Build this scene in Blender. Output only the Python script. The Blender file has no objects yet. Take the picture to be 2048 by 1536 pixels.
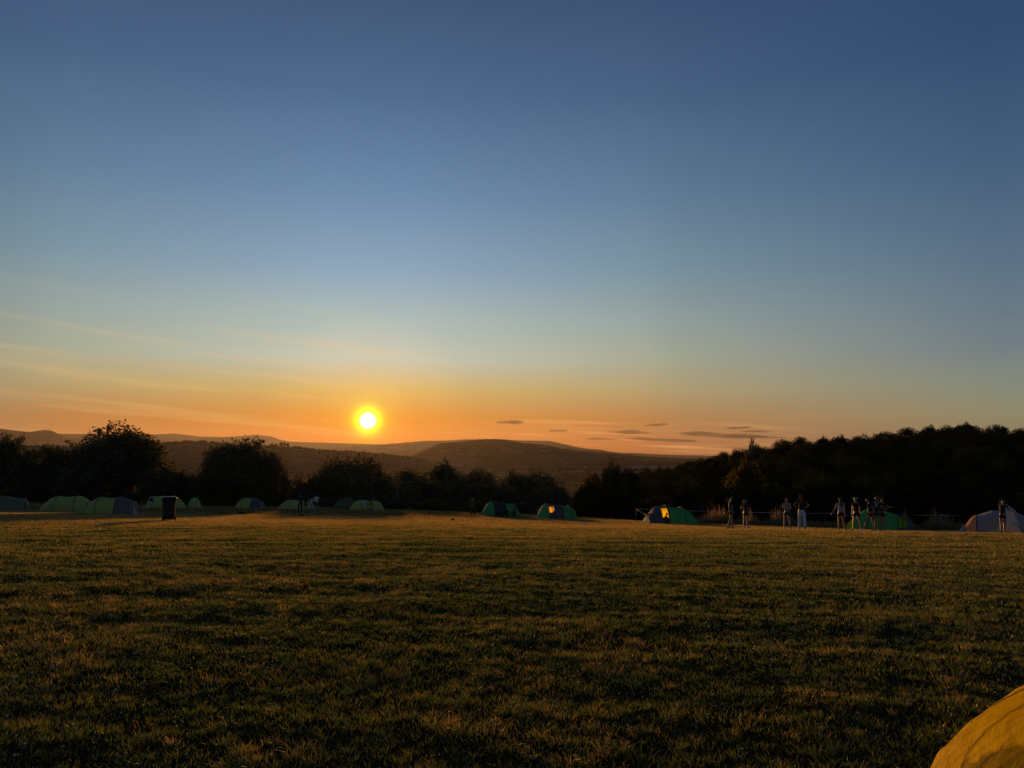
import bpy, bmesh, math, random
import numpy as np
from mathutils import Vector, Matrix
R = math.radians
S = bpy.context.scene
COL = S.collection
EYE = 1.6
FPX = 1547.0
PITCH = R(5.06)
SUN_AZ = R(-10.55)
SUN_EL = R(2.3)

# ------------------------------------------------------------ camera
cd = bpy.data.cameras.new('camera')
cam = bpy.data.objects.new('camera', cd)
COL.objects.link(cam)
S.camera = cam
cd.sensor_width = 36
cd.lens = FPX / 2048 * 36
cd.clip_start = 0.05
cd.clip_end = 120000
cam.location = (0, 0, EYE)
cam.rotation_euler = (math.pi / 2 + PITCH, 0, 0)

# ------------------------------------------------------------ exposure
S.view_settings.view_transform = 'Standard'
S.view_settings.look = 'None'
S.view_settings.exposure = 0
S.view_settings.gamma = 1
S.cycles.max_bounces = 8
S.cycles.transparent_max_bounces = 12
S.cycles.sample_clamp_indirect = 4

# ------------------------------------------------------------ sun lamp
sun_dir = Vector((math.sin(SUN_AZ) * math.cos(SUN_EL), math.cos(SUN_AZ) * math.cos(SUN_EL), math.sin(SUN_EL)))
sl = bpy.data.lights.new('sun', 'SUN')
sl.energy = 5.0
sl.angle = R(1.5)
sl.color = (1.0, 0.47, 0.12)
so = bpy.data.objects.new('sun', sl)
COL.objects.link(so)
so.rotation_euler = (-sun_dir).to_track_quat('-Z', 'Y').to_euler()


def s2l(c):
    c = c / 255.0
    return c / 12.92 if c <= 0.04045 else ((c + 0.055) / 1.055) ** 2.4


def rgb(r, g, b, a=1.0):
    return (s2l(r), s2l(g), s2l(b), a)


# ------------------------------------------------------------ world: evening sky
W = bpy.data.worlds.new('World')
S.world = W
W.use_nodes = True
wt = W.node_tree
wn, wl = wt.nodes, wt.links
bg = wn['Background']


def N(nodes, kind, **kw):
    n = nodes.new(kind)
    for k, v in kw.items():
        setattr(n, k, v)
    return n


def math_node(nodes, links, op, a, b=None, c=None, clamp=False):
    n = nodes.new('ShaderNodeMath')
    n.operation = op
    n.use_clamp = clamp
    for i, v in enumerate((a, b, c)):
        if v is None:
            continue
        if isinstance(v, (int, float)):
            n.inputs[i].default_value = v
        else:
            links.new(v, n.inputs[i])
    return n.outputs[0]


def ramp(nodes, links, fac, stops, interp='LINEAR'):
    n = nodes.new('ShaderNodeValToRGB')
    n.color_ramp.interpolation = interp
    e = n.color_ramp.elements
    while len(e) < len(stops):
        e.new(0.5)
    for i, (p, c) in enumerate(stops):
        e[i].position = p
        e[i].color = c if len(c) == 4 else (*c, 1)
    links.new(fac, n.inputs[0])
    return n.outputs[0]


def mixc(nodes, links, fac, a, b, mode='MIX'):
    n = nodes.new('ShaderNodeMix')
    n.data_type = 'RGBA'
    n.blend_type = mode
    n.clamp_result = False
    for sock, v in ((n.inputs[0], fac), (n.inputs[6], a), (n.inputs[7], b)):
        if isinstance(v, (int, float)):
            sock.default_value = v
        elif isinstance(v, tuple):
            sock.default_value = v if len(v) == 4 else (*v, 1)
        else:
            links.new(v, sock)
    return n.outputs[2]


tc = wn.new('ShaderNodeTexCoord')
sep = wn.new('ShaderNodeSeparateXYZ')
wl.new(tc.outputs['Generated'], sep.inputs[0])
M = lambda op, a, b=None, c=None, clamp=False: math_node(wn, wl, op, a, b, c, clamp)
zz = sep.outputs[2]
# stops: sine of elevation -> colour of the sky on the sun's side, half way and away from it
NEAR = [(0.0, (205, 88, 0)), (0.01, (208, 94, 0)), (0.042, (208, 124, 4)), (0.08, (200, 172, 100)), (0.119, (185, 195, 178)), (0.164, (166, 187, 184)), (0.227, (133, 165, 189)), (0.316, (101, 138, 173)), (0.426, (72, 106, 143)), (0.522, (58, 85, 119)), (1, (27, 44, 75))]
MIDL = [(0.0, (159, 91, 46)), (0.01, (165, 98, 51)), (0.042, (170, 120, 69)), (0.08, (170, 155, 114)), (0.119, (158, 166, 145)), (0.164, (141, 160, 158)), (0.227, (115, 145, 160)), (0.316, (90, 123, 151)), (0.426, (67, 96, 131)), (0.522, (55, 80, 116)), (1, (25, 41, 71))]
AWAY = [(0.0, (129, 112, 86)), (0.01, (134, 120, 93)), (0.042, (143, 141, 110)), (0.08, (127, 139, 127)), (0.119, (110, 127, 135)), (0.164, (99, 121, 136)), (0.227, (84, 110, 134)), (0.316, (63, 94, 125)), (0.426, (45, 76, 112)), (0.522, (39, 67, 105)), (1, (21, 38, 70))]


def sky_ramp(st):
    return ramp(wn, wl, zz, [(p, rgb(*c)) for p, c in st])


hl = M('SQRT', M('ADD', M('MULTIPLY', sep.outputs[0], sep.outputs[0]), M('MULTIPLY', sep.outputs[1], sep.outputs[1])))
dotaz = M('DIVIDE', M('ADD', M('MULTIPLY', sep.outputs[0], math.sin(SUN_AZ)), M('MULTIPLY', sep.outputs[1], math.cos(SUN_AZ))), M('MAXIMUM', hl, 1e-4))
daz = M('ARCCOSINE', M('MINIMUM', dotaz, 0.99999))
f1 = M('DIVIDE', M('SUBTRACT', daz, R(3)), R(20), clamp=True)
f2 = M('DIVIDE', M('SUBTRACT', daz, R(20)), R(23), clamp=True)
skyc = mixc(wn, wl, f1, sky_ramp(NEAR), sky_ramp(MIDL))
skyc = mixc(wn, wl, f2, skyc, sky_ramp(AWAY))
# thin high streaks, laid by direction: azimuth stretched against elevation
az = M('ARCTAN2', sep.outputs[0], sep.outputs[1])
cmb = wn.new('ShaderNodeCombineXYZ')
wl.new(M('MULTIPLY', az, 6.0), cmb.inputs[0])
wl.new(M('ADD', M('MULTIPLY', zz, 190.0), M('MULTIPLY', az, 9.0)), cmb.inputs[1])
nz = N(wn, 'ShaderNodeTexNoise')
nz.inputs['Scale'].default_value = 1.0
nz.inputs['Detail'].default_value = 5
nz.inputs['Roughness'].default_value = .6
nz.inputs['Distortion'].default_value = .6
wl.new(cmb.outputs[0], nz.inputs[0])
streak = M('DIVIDE', M('SUBTRACT', nz.outputs[0], .52), .16, clamp=True)
low = M('MULTIPLY', M('DIVIDE', M('SUBTRACT', .052, zz), .02, clamp=True), M('DIVIDE', M('ADD', az, R(6)), R(6), clamp=True))
low = M('MULTIPLY', low, M('DIVIDE', M('SUBTRACT', R(23), az), R(5), clamp=True))
skyc = mixc(wn, wl, M('MULTIPLY', M('MULTIPLY', streak, low), .55), skyc, rgb(246, 176, 104))
cmb2 = wn.new('ShaderNodeCombineXYZ')
wl.new(M('MULTIPLY', az, 2.4), cmb2.inputs[0])
wl.new(M('ADD', M('MULTIPLY', zz, 60.0), M('MULTIPLY', az, 5.5)), cmb2.inputs[1])
nz2 = N(wn, 'ShaderNodeTexNoise')
nz2.inputs['Scale'].default_value = 1.0
nz2.inputs['Detail'].default_value = 4
nz2.inputs['Roughness'].default_value = .55
wl.new(cmb2.outputs[0], nz2.inputs[0])
st2 = M('DIVIDE', M('SUBTRACT', nz2.outputs[0], .5), .2, clamp=True)
lft = M('MULTIPLY', M('DIVIDE', M('SUBTRACT', .2, zz), .1, clamp=True), M('DIVIDE', M('SUBTRACT', R(-3), az), R(12), clamp=True))
skyc = mixc(wn, wl, M('MULTIPLY', M('MULTIPLY', st2, lft), .28), skyc, rgb(240, 200, 130))
# real-sky component
sk = N(wn, 'ShaderNodeTexSky', sky_type='NISHITA', sun_disc=False)
sk.sun_elevation = SUN_EL
sk.sun_rotation = SUN_AZ
sk.air_density = 1
sk.dust_density = 1
sk.ozone_density = 3
skyc = mixc(wn, wl, 0.002, skyc, sk.outputs[0])
# aureole and disc of the sun, by angle from the sun's direction
dp = N(wn, 'ShaderNodeVectorMath', operation='DOT_PRODUCT')
wl.new(tc.outputs['Generated'], dp.inputs[0])
dp.inputs[1].default_value = sun_dir
ang = M('MULTIPLY', M('ARCCOSINE', M('MINIMUM', dp.outputs['Value'], 0.9999999)), 180 / math.pi / 8)
A = lambda d: d / 8
glow = ramp(wn, wl, ang, [(0, (1, 1, 1)), (A(.44), (1, 1, 1)), (A(.60), (.7, .7, .12)), (A(.72), (.55, .55, .0)), (A(.95), (.34, .34, 0)), (A(1.2), (.17, .17, 0)),
                          (A(1.5), (.11, .085, 0)), (A(2.1), (.085, .042, 0)), (A(3.6), (.05, .017, 0)), (1, (0, 0, 0))], 'LINEAR')
skyc = mixc(wn, wl, 1.0, skyc, mixc(wn, wl, 1.0, glow, (2.2, 2.2, 2.2, 1), 'MULTIPLY'), 'ADD')
wl.new(skyc, bg.inputs[0])
bg.inputs[1].default_value = 1.0
W.cycles.sampling_method = 'MANUAL'
W.cycles.sample_map_resolution = 2048


# ------------------------------------------------------------ geometry helpers
def pdir(px, py):
    c, s = math.cos(PITCH), math.sin(PITCH)
    v = (768 - py) / FPX
    return Vector(((px - 1024) / FPX, c - s * v, s + c * v))


def at(px, py, depth):
    d = pdir(px, py)
    k = depth / d.y
    return Vector((d.x * k, depth, EYE + d.z * k))


def mesh_arrays(name, verts, quads=None, tris=None, smooth=True):
    me = bpy.data.meshes.new(name)
    verts = np.asarray(verts, np.float32)
    me.vertices.add(len(verts))
    me.vertices.foreach_set('co', verts.ravel())
    nq = 0 if quads is None else len(quads)
    nt = 0 if tris is None else len(tris)
    idx = []
    if nq:
        idx.append(np.asarray(quads, np.int32).ravel())
    if nt:
        idx.append(np.asarray(tris, np.int32).ravel())
    idx = np.concatenate(idx)
    me.loops.add(len(idx))
    me.loops.foreach_set('vertex_index', idx)
    me.polygons.add(nq + nt)
    st = np.concatenate([np.arange(nq) * 4, nq * 4 + np.arange(nt) * 3]).astype(np.int32)
    me.polygons.foreach_set('loop_start', st)
    me.polygons.foreach_set('use_smooth', np.full(nq + nt, smooth, bool))
    me.update(calc_edges=True)
    me.validate()
    return me


def link(name, me, mat=None, parent=None, loc=None):
    o = bpy.data.objects.new(name, me)
    COL.objects.link(o)
    if mat is not None and me is not None and len(me.materials) == 0:
        me.materials.append(mat)
    if parent is not None:
        o.parent = parent
    if loc is not None:
        o.location = loc
    return o


def tag(o, label=None, cat=None, group=None, kind=None):
    if label:
        o['label'] = label
    if cat:
        o['category'] = cat
    if group:
        o['group'] = group
    if kind:
        o['kind'] = kind
    return o


def empty(name, loc, rz=0.0):
    o = bpy.data.objects.new(name, None)
    COL.objects.link(o)
    o.location = loc
    o.rotation_euler = (0, 0, rz)
    o.empty_display_size = .2
    return o


class MB:
    def __init__(s):
        s.v, s.f = [], []

    def add(s, v, f):
        b = len(s.v)
        s.v += [tuple(p) for p in v]
        s.f += [tuple(i + b for i in q) for q in f]

    def tube(s, pts, r, n=8, cap=True):
        pts = [Vector(p) for p in pts]
        rr = r if isinstance(r, (list, tuple)) else [r] * len(pts)
        b = len(s.v)
        ref = None
        for i, p in enumerate(pts):
            t = (pts[min(i + 1, len(pts) - 1)] - pts[max(i - 1, 0)]).normalized()
            if ref is None:
                ref = Vector((0, 0, 1)) if abs(t.z) < .9 else Vector((1, 0, 0))
            u = t.cross(ref).normalized()
            w = u.cross(t).normalized()
            ref = w
            for k in range(n):
                a = 2 * math.pi * k / n
                s.v.append(tuple(p + (u * math.cos(a) + w * math.sin(a)) * rr[i]))
        for i in range(len(pts) - 1):
            for k in range(n):
                a, c = b + i * n + k, b + i * n + (k + 1) % n
                s.f.append((a, c, c + n, a + n))
        if cap:
            s.f.append(tuple(b + k for k in range(n))[::-1])
            s.f.append(tuple(b + (len(pts) - 1) * n + k for k in range(n)))

    def box(s, c, d, bev=0.0, top=None):
        # box with optional scale of its top (sx, sy)
        x, y, z = d[0] / 2, d[1] / 2, d[2] / 2
        tx, ty = top if top else (1, 1)
        vs = [(-x, -y, -z), (x, -y, -z), (x, y, -z), (-x, y, -z), (-x * tx, -y * ty, z), (x * tx, -y * ty, z), (x * tx, y * ty, z), (-x * tx, y * ty, z)]
        s.add([(a + c[0], b + c[1], e + c[2]) for a, b, e in vs],
              [(0, 3, 2, 1), (4, 5, 6, 7), (0, 1, 5, 4), (1, 2, 6, 5), (2, 3, 7, 6), (3, 0, 4, 7)])

    def mesh(s, name, smooth=True, bevel=0.0, seg=2):
        me = bpy.data.meshes.new(name)
        me.from_pydata(s.v, [], s.f)
        if bevel:
            bm = bmesh.new()
            bm.from_mesh(me)
            bmesh.ops.bevel(bm, geom=bm.edges[:], offset=bevel, segments=seg, affect='EDGES')
            bm.to_mesh(me)
            bm.free()
        for p in me.polygons:
            p.use_smooth = smooth
        me.update()
        return me

    def build(s, name, mat, parent=None, smooth=True, bevel=0.0):
        return link(name, s.mesh(name, smooth, bevel), mat, parent)


# ------------------------------------------------------------ materials
def new_mat(name):
    m = bpy.data.materials.new(name)
    m.use_nodes = True
    m.node_tree.nodes.remove(m.node_tree.nodes['Principled BSDF'])
    return m, m.node_tree.nodes, m.node_tree.links, m.node_tree.nodes['Material Output']


def noise_col(n, l, a, b, scale=4, detail=3, coord='Object', lo=.35, hi=.65):
    t = n.new('ShaderNodeTexCoord')
    z = n.new('ShaderNodeTexNoise')
    z.inputs['Scale'].default_value = scale
    z.inputs['Detail'].default_value = detail
    l.new(t.outputs[coord], z.inputs[0])
    return ramp(n, l, z.outputs[0], [(lo, a), (hi, b)]), z


def plain(name, a, b=None, rough=.7, scale=6, spec=.3, bump=0.0):
    m, n, l, out = new_mat(name)
    p = n.new('ShaderNodeBsdfPrincipled')
    b = b or tuple(c * .75 for c in a)
    c, z = noise_col(n, l, a, b, scale)
    l.new(c, p.inputs['Base Color'])
    p.inputs['Roughness'].default_value = rough
    p.inputs['Specular IOR Level'].default_value = spec
    if bump:
        bp = n.new('ShaderNodeBump')
        bp.inputs['Strength'].default_value = bump
        l.new(z.outputs[0], bp.inputs['Height'])
        l.new(bp.outputs[0], p.inputs['Normal'])
    l.new(p.outputs[0], out.inputs[0])
    return m


def fabric(name, a, trans, tf=.45, b=None, scale=3, rough=.5, gloss=.04, bump=.25, bscale=9):
    """thin cloth that lets light through"""
    m, n, l, out = new_mat(name)
    b = b or tuple(c * .82 for c in a)
    c, z = noise_col(n, l, a, b, scale)
    d = n.new('ShaderNodeBsdfDiffuse')
    t = n.new('ShaderNodeBsdfTranslucent')
    t.inputs[0].default_value = (*trans, 1)
    g = n.new('ShaderNodeBsdfGlossy')
    g.inputs['Roughness'].default_value = rough
    g.inputs[0].default_value = (.8, .8, .8, 1)
    l.new(c, d.inputs[0])
    co = n.new('ShaderNodeTexCoord')
    w = n.new('ShaderNodeTexNoise')
    w.inputs['Scale'].default_value = bscale
    w.inputs['Detail'].default_value = 4
    w.inputs['Distortion'].default_value = 1.2
    l.new(co.outputs['Object'], w.inputs[0])
    bp = n.new('ShaderNodeBump')
    bp.inputs['Strength'].default_value = bump
    bp.inputs['Distance'].default_value = .04
    l.new(w.outputs[0], bp.inputs['Height'])
    for q in (d, t, g):
        l.new(bp.outputs[0], q.inputs['Normal'])
    x1 = n.new('ShaderNodeMixShader')
    x1.inputs[0].default_value = tf
    l.new(d.outputs[0], x1.inputs[1])
    l.new(t.outputs[0], x1.inputs[2])
    x2 = n.new('ShaderNodeMixShader')
    x2.inputs[0].default_value = gloss
    l.new(x1.outputs[0], x2.inputs[1])
    l.new(g.outputs[0], x2.inputs[2])
    l.new(x2.outputs[0], out.inputs[0])
    return m


def leaf_mat(name, a, b, trans, tf=.35, gloss=.04):
    """foliage: colour varies from clump to clump, leaves let some light through"""
    m, n, l, out = new_mat(name)
    c, z = noise_col(n, l, a, b, 5, 2)
    oi = n.new('ShaderNodeObjectInfo')
    mr = n.new('ShaderNodeMapRange')
    mr.inputs[3].default_value = .75
    mr.inputs[4].default_value = 1.25
    l.new(oi.outputs['Random'], mr.inputs[0])
    c2 = mixc(n, l, 1.0, c, mr.outputs[0], 'MULTIPLY')
    d = n.new('ShaderNodeBsdfDiffuse')
    t = n.new('ShaderNodeBsdfTranslucent')
    t.inputs[0].default_value = (*trans, 1)
    l.new(c2, d.inputs[0])
    x1 = n.new('ShaderNodeMixShader')
    x1.inputs[0].default_value = tf
    l.new(d.outputs[0], x1.inputs[1])
    l.new(t.outputs[0], x1.inputs[2])
    g = n.new('ShaderNodeBsdfGlossy')
    g.inputs['Roughness'].default_value = .45
    x2 = n.new('ShaderNodeMixShader')
    x2.inputs[0].default_value = gloss
    l.new(x1.outputs[0], x2.inputs[1])
    l.new(g.outputs[0], x2.inputs[2])
    l.new(x2.outputs[0], out.inputs[0])
    return m


def attr_leaf(name, stops, tf=.45, gloss=.05, tmul=(1.2, 1.1, .6)):
    """blades coloured by the per-blade attribute 'tint'"""
    m, n, l, out = new_mat(name)
    a = n.new('ShaderNodeAttribute')
    a.attribute_name = 'tint'
    c = ramp(n, l, a.outputs['Fac'], stops)
    d = n.new('ShaderNodeBsdfDiffuse')
    t = n.new('ShaderNodeBsdfTranslucent')
    l.new(c, d.inputs[0])
    l.new(mixc(n, l, 1.0, c, (*tmul, 1), 'MULTIPLY'), t.inputs[0])
    g = n.new('ShaderNodeBsdfGlossy')
    g.inputs['Roughness'].default_value = .4
    x1 = n.new('ShaderNodeMixShader')
    x1.inputs[0].default_value = tf
    l.new(d.outputs[0], x1.inputs[1])
    l.new(t.outputs[0], x1.inputs[2])
    x2 = n.new('ShaderNodeMixShader')
    x2.inputs[0].default_value = gloss
    l.new(x1.outputs[0], x2.inputs[1])
    l.new(g.outputs[0], x2.inputs[2])
    l.new(x2.outputs[0], out.inputs[0])
    return m


# ------------------------------------------------------------ terrain
# where things stand in the photograph (pixel column, pixel row of the foot, distance ahead) gives the fall of the field
ctrl = [(335, 1043, 36), (222, 1027, 56), (130, 1024, 64), (10, 1026, 58), (330, 1015, 78), (500, 1016, 84), (590, 1017, 84), (620, 1021, 69),
        (735, 1020, 84), (946, 1029, 68), (1000, 1032, 71), (1110, 1036, 66), (1345, 1047, 56), (1604, 1062, 36), (1465, 1060, 38),
        (1760, 1057, 46), (1990, 1063, 38), (0, 1060, 31)]
PY = np.array([(-200, 1.2), (-40, .25), (-15, .06), (0, 0), (4, -.065), (8, -.163), (12, -.295), (16, -.461), (20, -.66), (24, -.893), (30, -1.30), (36, -1.77), (46, -2.57), (56, -3.28), (66, -3.92), (78, -4.50), (90, -5.15), (110, -6.1), (200, -10)])
_ty = np.arange(-200, 200, .25)
_tz = np.interp(_ty, PY[:, 0], PY[:, 1])
_kn = np.exp(-np.linspace(-2, 2, 41) ** 2)
_tz[40:-40] = np.convolve(_tz, _kn / _kn.sum(), 'same')[40:-40]
_tz -= np.interp(0, _ty, _tz)


def field_z(x, y):
    return np.interp(y, _ty, _tz) - .016 * x * np.clip(y / 36, 0, 1.1)


for px, py, d in ctrl:
    p = at(px, py, d)
    print('field', px, py, d, round(p.z, 2), round(float(field_z(p.x, p.y)), 2))

EDGE = np.array([(-3000, 84), (-600, 88), (0, 90), (300, 91), (500, 91), (620, 94), (850, 86), (1050, 79), (1275, 64), (1500, 55), (1880, 48), (2048, 46), (2600, 42), (5000, 40)], float)
SKYL = np.array([(1100, 960), (1180, 950), (1300, 938), (1340, 930), (1400, 915), (1450, 903), (1500, 893), (1550, 883), (1600, 875), (1650, 872), (1700, 867), (1750, 863), (1800, 857), (1850, 851),
                 (1900, 846), (1960, 841), (1995, 850), (2048, 856), (2300, 850), (2900, 900), (4500, 950)], float)
_rs = np.random.RandomState(5)
_wv = [(_rs.uniform(0, 2 * np.pi), 2 * np.pi / wl_, amp, _rs.uniform(0, 6.28)) for wl_, amp in
       ((.5, .004), (.7, .005), (1.1, .006), (1.5, .006), (2.3, .006), (3.1, .005), (4.4, .004), (6.2, .003), (14., .004), (23., .008), (37., .016), (1.9, .005))]


def bumps(x, y):
    z = 0
    for a, k, amp, ph in _wv:
        z = z + amp * np.sin(k * (x * math.cos(a) + y * math.sin(a)) + ph + .7 * np.sin(k * .43 * (x * math.sin(a) - y * math.cos(a))))
    return z


def sstep(a, b, x):
    t = np.clip((x - a) / (b - a), 0, 1)
    return t * t * (3 - 2 * t)


def colpx(x, y):
    yy = np.maximum(y, 1e-3)
    az_ = np.clip(np.arctan2(x, y), R(-68), R(68))
    return 1024 + FPX * np.tan(az_)


TREE_H = 9.0
HILL_S = 175.0


def Z(x, y, rough=True):
    x = np.asarray(x, float)
    y = np.asarray(y, float)
    r = np.hypot(x, y)
    px = colpx(x, y)
    azc = np.clip(np.arctan2(x, y), R(-68), R(68))
    er = np.interp(px, EDGE[:, 0], EDGE[:, 1]) / np.cos(azc)
    k = np.minimum(1.0, er / np.maximum(r, 1e-6))
    cx, cy = x * k, y * k
    F = field_z(cx, cy)
    s = np.maximum(0, r - er)
    floor = -111 + 3 * np.sin(x / 900 + 1) * np.cos(y / 1300) + 62 * sstep(2600, 6500, r) - 45 * sstep(7000, 12000, r)
    # left and middle: the field tips over into the valley
    zl = F - .15 * s - .25 * sstep(0, 8, s)
    zl = np.where(zl > floor + 12, zl, floor + 12 * np.exp(np.clip((zl - floor - 12) / 12, -30, 0)))
    # right: a dip and then a wooded hillside, its crest from the skyline less the height of its trees
    t = np.clip(s / HILL_S, 0, 1)
    sky = np.interp(px, SKYL[:, 0], SKYL[:, 1])
    pyt = 1000 + (sky - 1000) * t ** .75
    dep = r * np.cos(azc)
    tmp = (768 - pyt) / FPX
    el = (math.sin(PITCH) + math.cos(PITCH) * tmp) / (math.cos(PITCH) - math.sin(PITCH) * tmp)
    zr = EYE + el * dep - TREE_H
    zr = F + (zr - F) * sstep(0, 16, s)
    zr = zr - .30 * np.maximum(0, s - HILL_S - 8)
    zr = np.where(zr > floor + 12, zr, floor + 12 * np.exp(np.clip((zr - floor - 12) / 12, -30, 0)))
    wR = sstep(1130, 1380, px)
    z = zl * (1 - wR) + zr * wR
    if rough:
        z = z + bumps(x, y) * np.clip(1 - s / 40, 0, 1) * np.clip(r / 3, 0.2, 1)
    return z


def Zf(x, y):
    return float(Z(x, y))


def stand(px, depth, dz=0.0):
    """point of the ground that the photograph's column px meets at that distance ahead"""
    z = -2.0
    for _ in range(6):
        x = (px - 1024) / FPX * (depth * math.cos(PITCH) + (z - EYE) * math.sin(PITCH))
        z = Zf(x, depth)
    return Vector((x, depth, z + dz))


def rowof(p):
    d = Vector(p) - Vector((0, 0, EYE))
    c, s = math.cos(PITCH), math.sin(PITCH)
    f = d.y * c + d.z * s
    return 1024 + FPX * d.x / f, 768 - FPX * (-d.y * s + d.z * c) / f


# one sheet from the camera's feet to the far valley
az_f = np.concatenate([np.arange(-50, 50.01, .3), np.arange(53, 310, 3.)])
az_f = np.radians(az_f)
rr = [0.0, .6, 1.2, 1.8]
r0 = 1.8
while r0 < 19000:
    st = .3 if r0 < 70 else (r0 * .006 if r0 < 400 else r0 * .02)
    st = max(st, .3)
    r0 += st
    rr.append(r0)
rr = np.array(rr)
AZ, RR = np.meshgrid(az_f, rr)
X, Y = RR * np.sin(AZ), RR * np.cos(AZ)
ZZ = Z(X, Y)
nr, na = X.shape
gi = np.arange(nr * na).reshape(nr, na)
q = np.stack([gi[:-1, :], gi[1:, :], np.roll(gi, -1, 1)[1:, :], np.roll(gi, -1, 1)[:-1, :]], -1).reshape(-1, 4)[:, ::-1]
gm, n, l, out = new_mat('ground_soil_and_fields')
geo = n.new('ShaderNodeNewGeometry')
ln = N(n, 'ShaderNodeVectorMath', operation='LENGTH')
l.new(geo.outputs['Position'], ln.inputs[0])
nzA = n.new('ShaderNodeTexNoise')
nzA.inputs['Scale'].default_value = .9
nzA.inputs['Detail'].default_value = 8
nzA.inputs['Roughness'].default_value = .65
l.new(geo.outputs['Position'], nzA.inputs[0])
turf = ramp(n, l, nzA.outputs[0], [(.3, (.012, .013, .005)), (.5, (.022, .020, .008)), (.7, (.036, .026, .011))])
# patchwork of the valley's fields
mp = n.new('ShaderNodeMapping')
mp.inputs['Scale'].default_value = (.0026, .0020, 0)
mp.inputs['Rotation'].default_value = (0, 0, .4)
l.new(geo.outputs['Position'], mp.inputs[0])
vo = N(n, 'ShaderNodeTexVoronoi')
vo.inputs['Scale'].default_value = 1
l.new(mp.outputs[0], vo.inputs[0])
vs = n.new('ShaderNodeSeparateColor')
l.new(vo.outputs['Color'], vs.inputs[0])
patch = ramp(n, l, vs.outputs[0], [(0, (.05, .06, .025)), (.25, (.06, .075, .03)), (.26, (.26, .19, .10)), (.45, (.30, .22, .12)), (.46, (.08, .09, .035)),
                                   (.7, (.10, .10, .045)), (.71, (.17, .12, .07)), (.9, (.36, .28, .17)), (.91, (.05, .06, .025))], 'CONSTANT')
ve = N(n, 'ShaderNodeTexVoronoi', feature='DISTANCE_TO_EDGE')
ve.inputs['Scale'].default_value = 1
l.new(mp.outputs[0], ve.inputs[0])
hedge = math_node(n, l, 'LESS_THAN', ve.outputs['Distance'], .022)
patch = mixc(n, l, hedge, patch, (.02, .025, .012, 1))
far = math_node(n, l, 'GREATER_THAN', ln.outputs['Value'], 420)
wood = math_node(n, l, 'GREATER_THAN', ln.outputs['Value'], 125)
gc = mixc(n, l, wood, turf, (.022, .022, .010, 1))
gc = mixc(n, l, far, gc, patch)
p = n.new('ShaderNodeBsdfDiffuse')
l.new(gc, p.inputs[0])
bp = n.new('ShaderNodeBump')
bp.inputs['Strength'].default_value = .6
bp.inputs['Distance'].default_value = .05
l.new(nzA.outputs[0], bp.inputs['Height'])
l.new(bp.outputs[0], p.inputs['Normal'])
l.new(p.outputs[0], out.inputs[0])
ground = link('ground', mesh_arrays('ground', np.stack([X, Y, ZZ], -1).reshape(-1, 3), quads=q), gm)
ground['kind'] = 'structure'


# ------------------------------------------------------------ far ridges, each with its own distance and depth
def hill_mat(name, stops, sc, wood=.5, hedge_w=.03):
    m, n, l, out = new_mat(name)
    geo = n.new('ShaderNodeNewGeometry')
    mp = n.new('ShaderNodeMapping')
    mp.inputs['Scale'].default_value = (sc, sc * .8, sc * 2.5)
    l.new(geo.outputs['Position'], mp.inputs[0])
    vo = N(n, 'ShaderNodeTexVoronoi')
    l.new(mp.outputs[0], vo.inputs[0])
    s_ = n.new('ShaderNodeSeparateColor')
    l.new(vo.outputs['Color'], s_.inputs[0])
    c = ramp(n, l, s_.outputs[0], stops, 'CONSTANT')
    ve = N(n, 'ShaderNodeTexVoronoi', feature='DISTANCE_TO_EDGE')
    l.new(mp.outputs[0], ve.inputs[0])
    c = mixc(n, l, math_node(n, l, 'LESS_THAN', ve.outputs['Distance'], hedge_w), c, (.02, .024, .012, 1))
    nz_ = n.new('ShaderNodeTexNoise')
    nz_.inputs['Scale'].default_value = sc * .9
    nz_.inputs['Detail'].default_value = 6
    l.new(geo.outputs['Position'], nz_.inputs[0])
    c = mixc(n, l, math_node(n, l, 'GREATER_THAN', nz_.outputs[0], wood), c, (.022, .026, .012, 1))
    p = n.new('ShaderNodeBsdfPrincipled')
    p.inputs['Roughness'].default_value = 1
    p.inputs['Specular IOR Level'].default_value = 0
    l.new(c, p.inputs['Base Color'])
    l.new(p.outputs[0], out.inputs[0])
    return m


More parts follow.
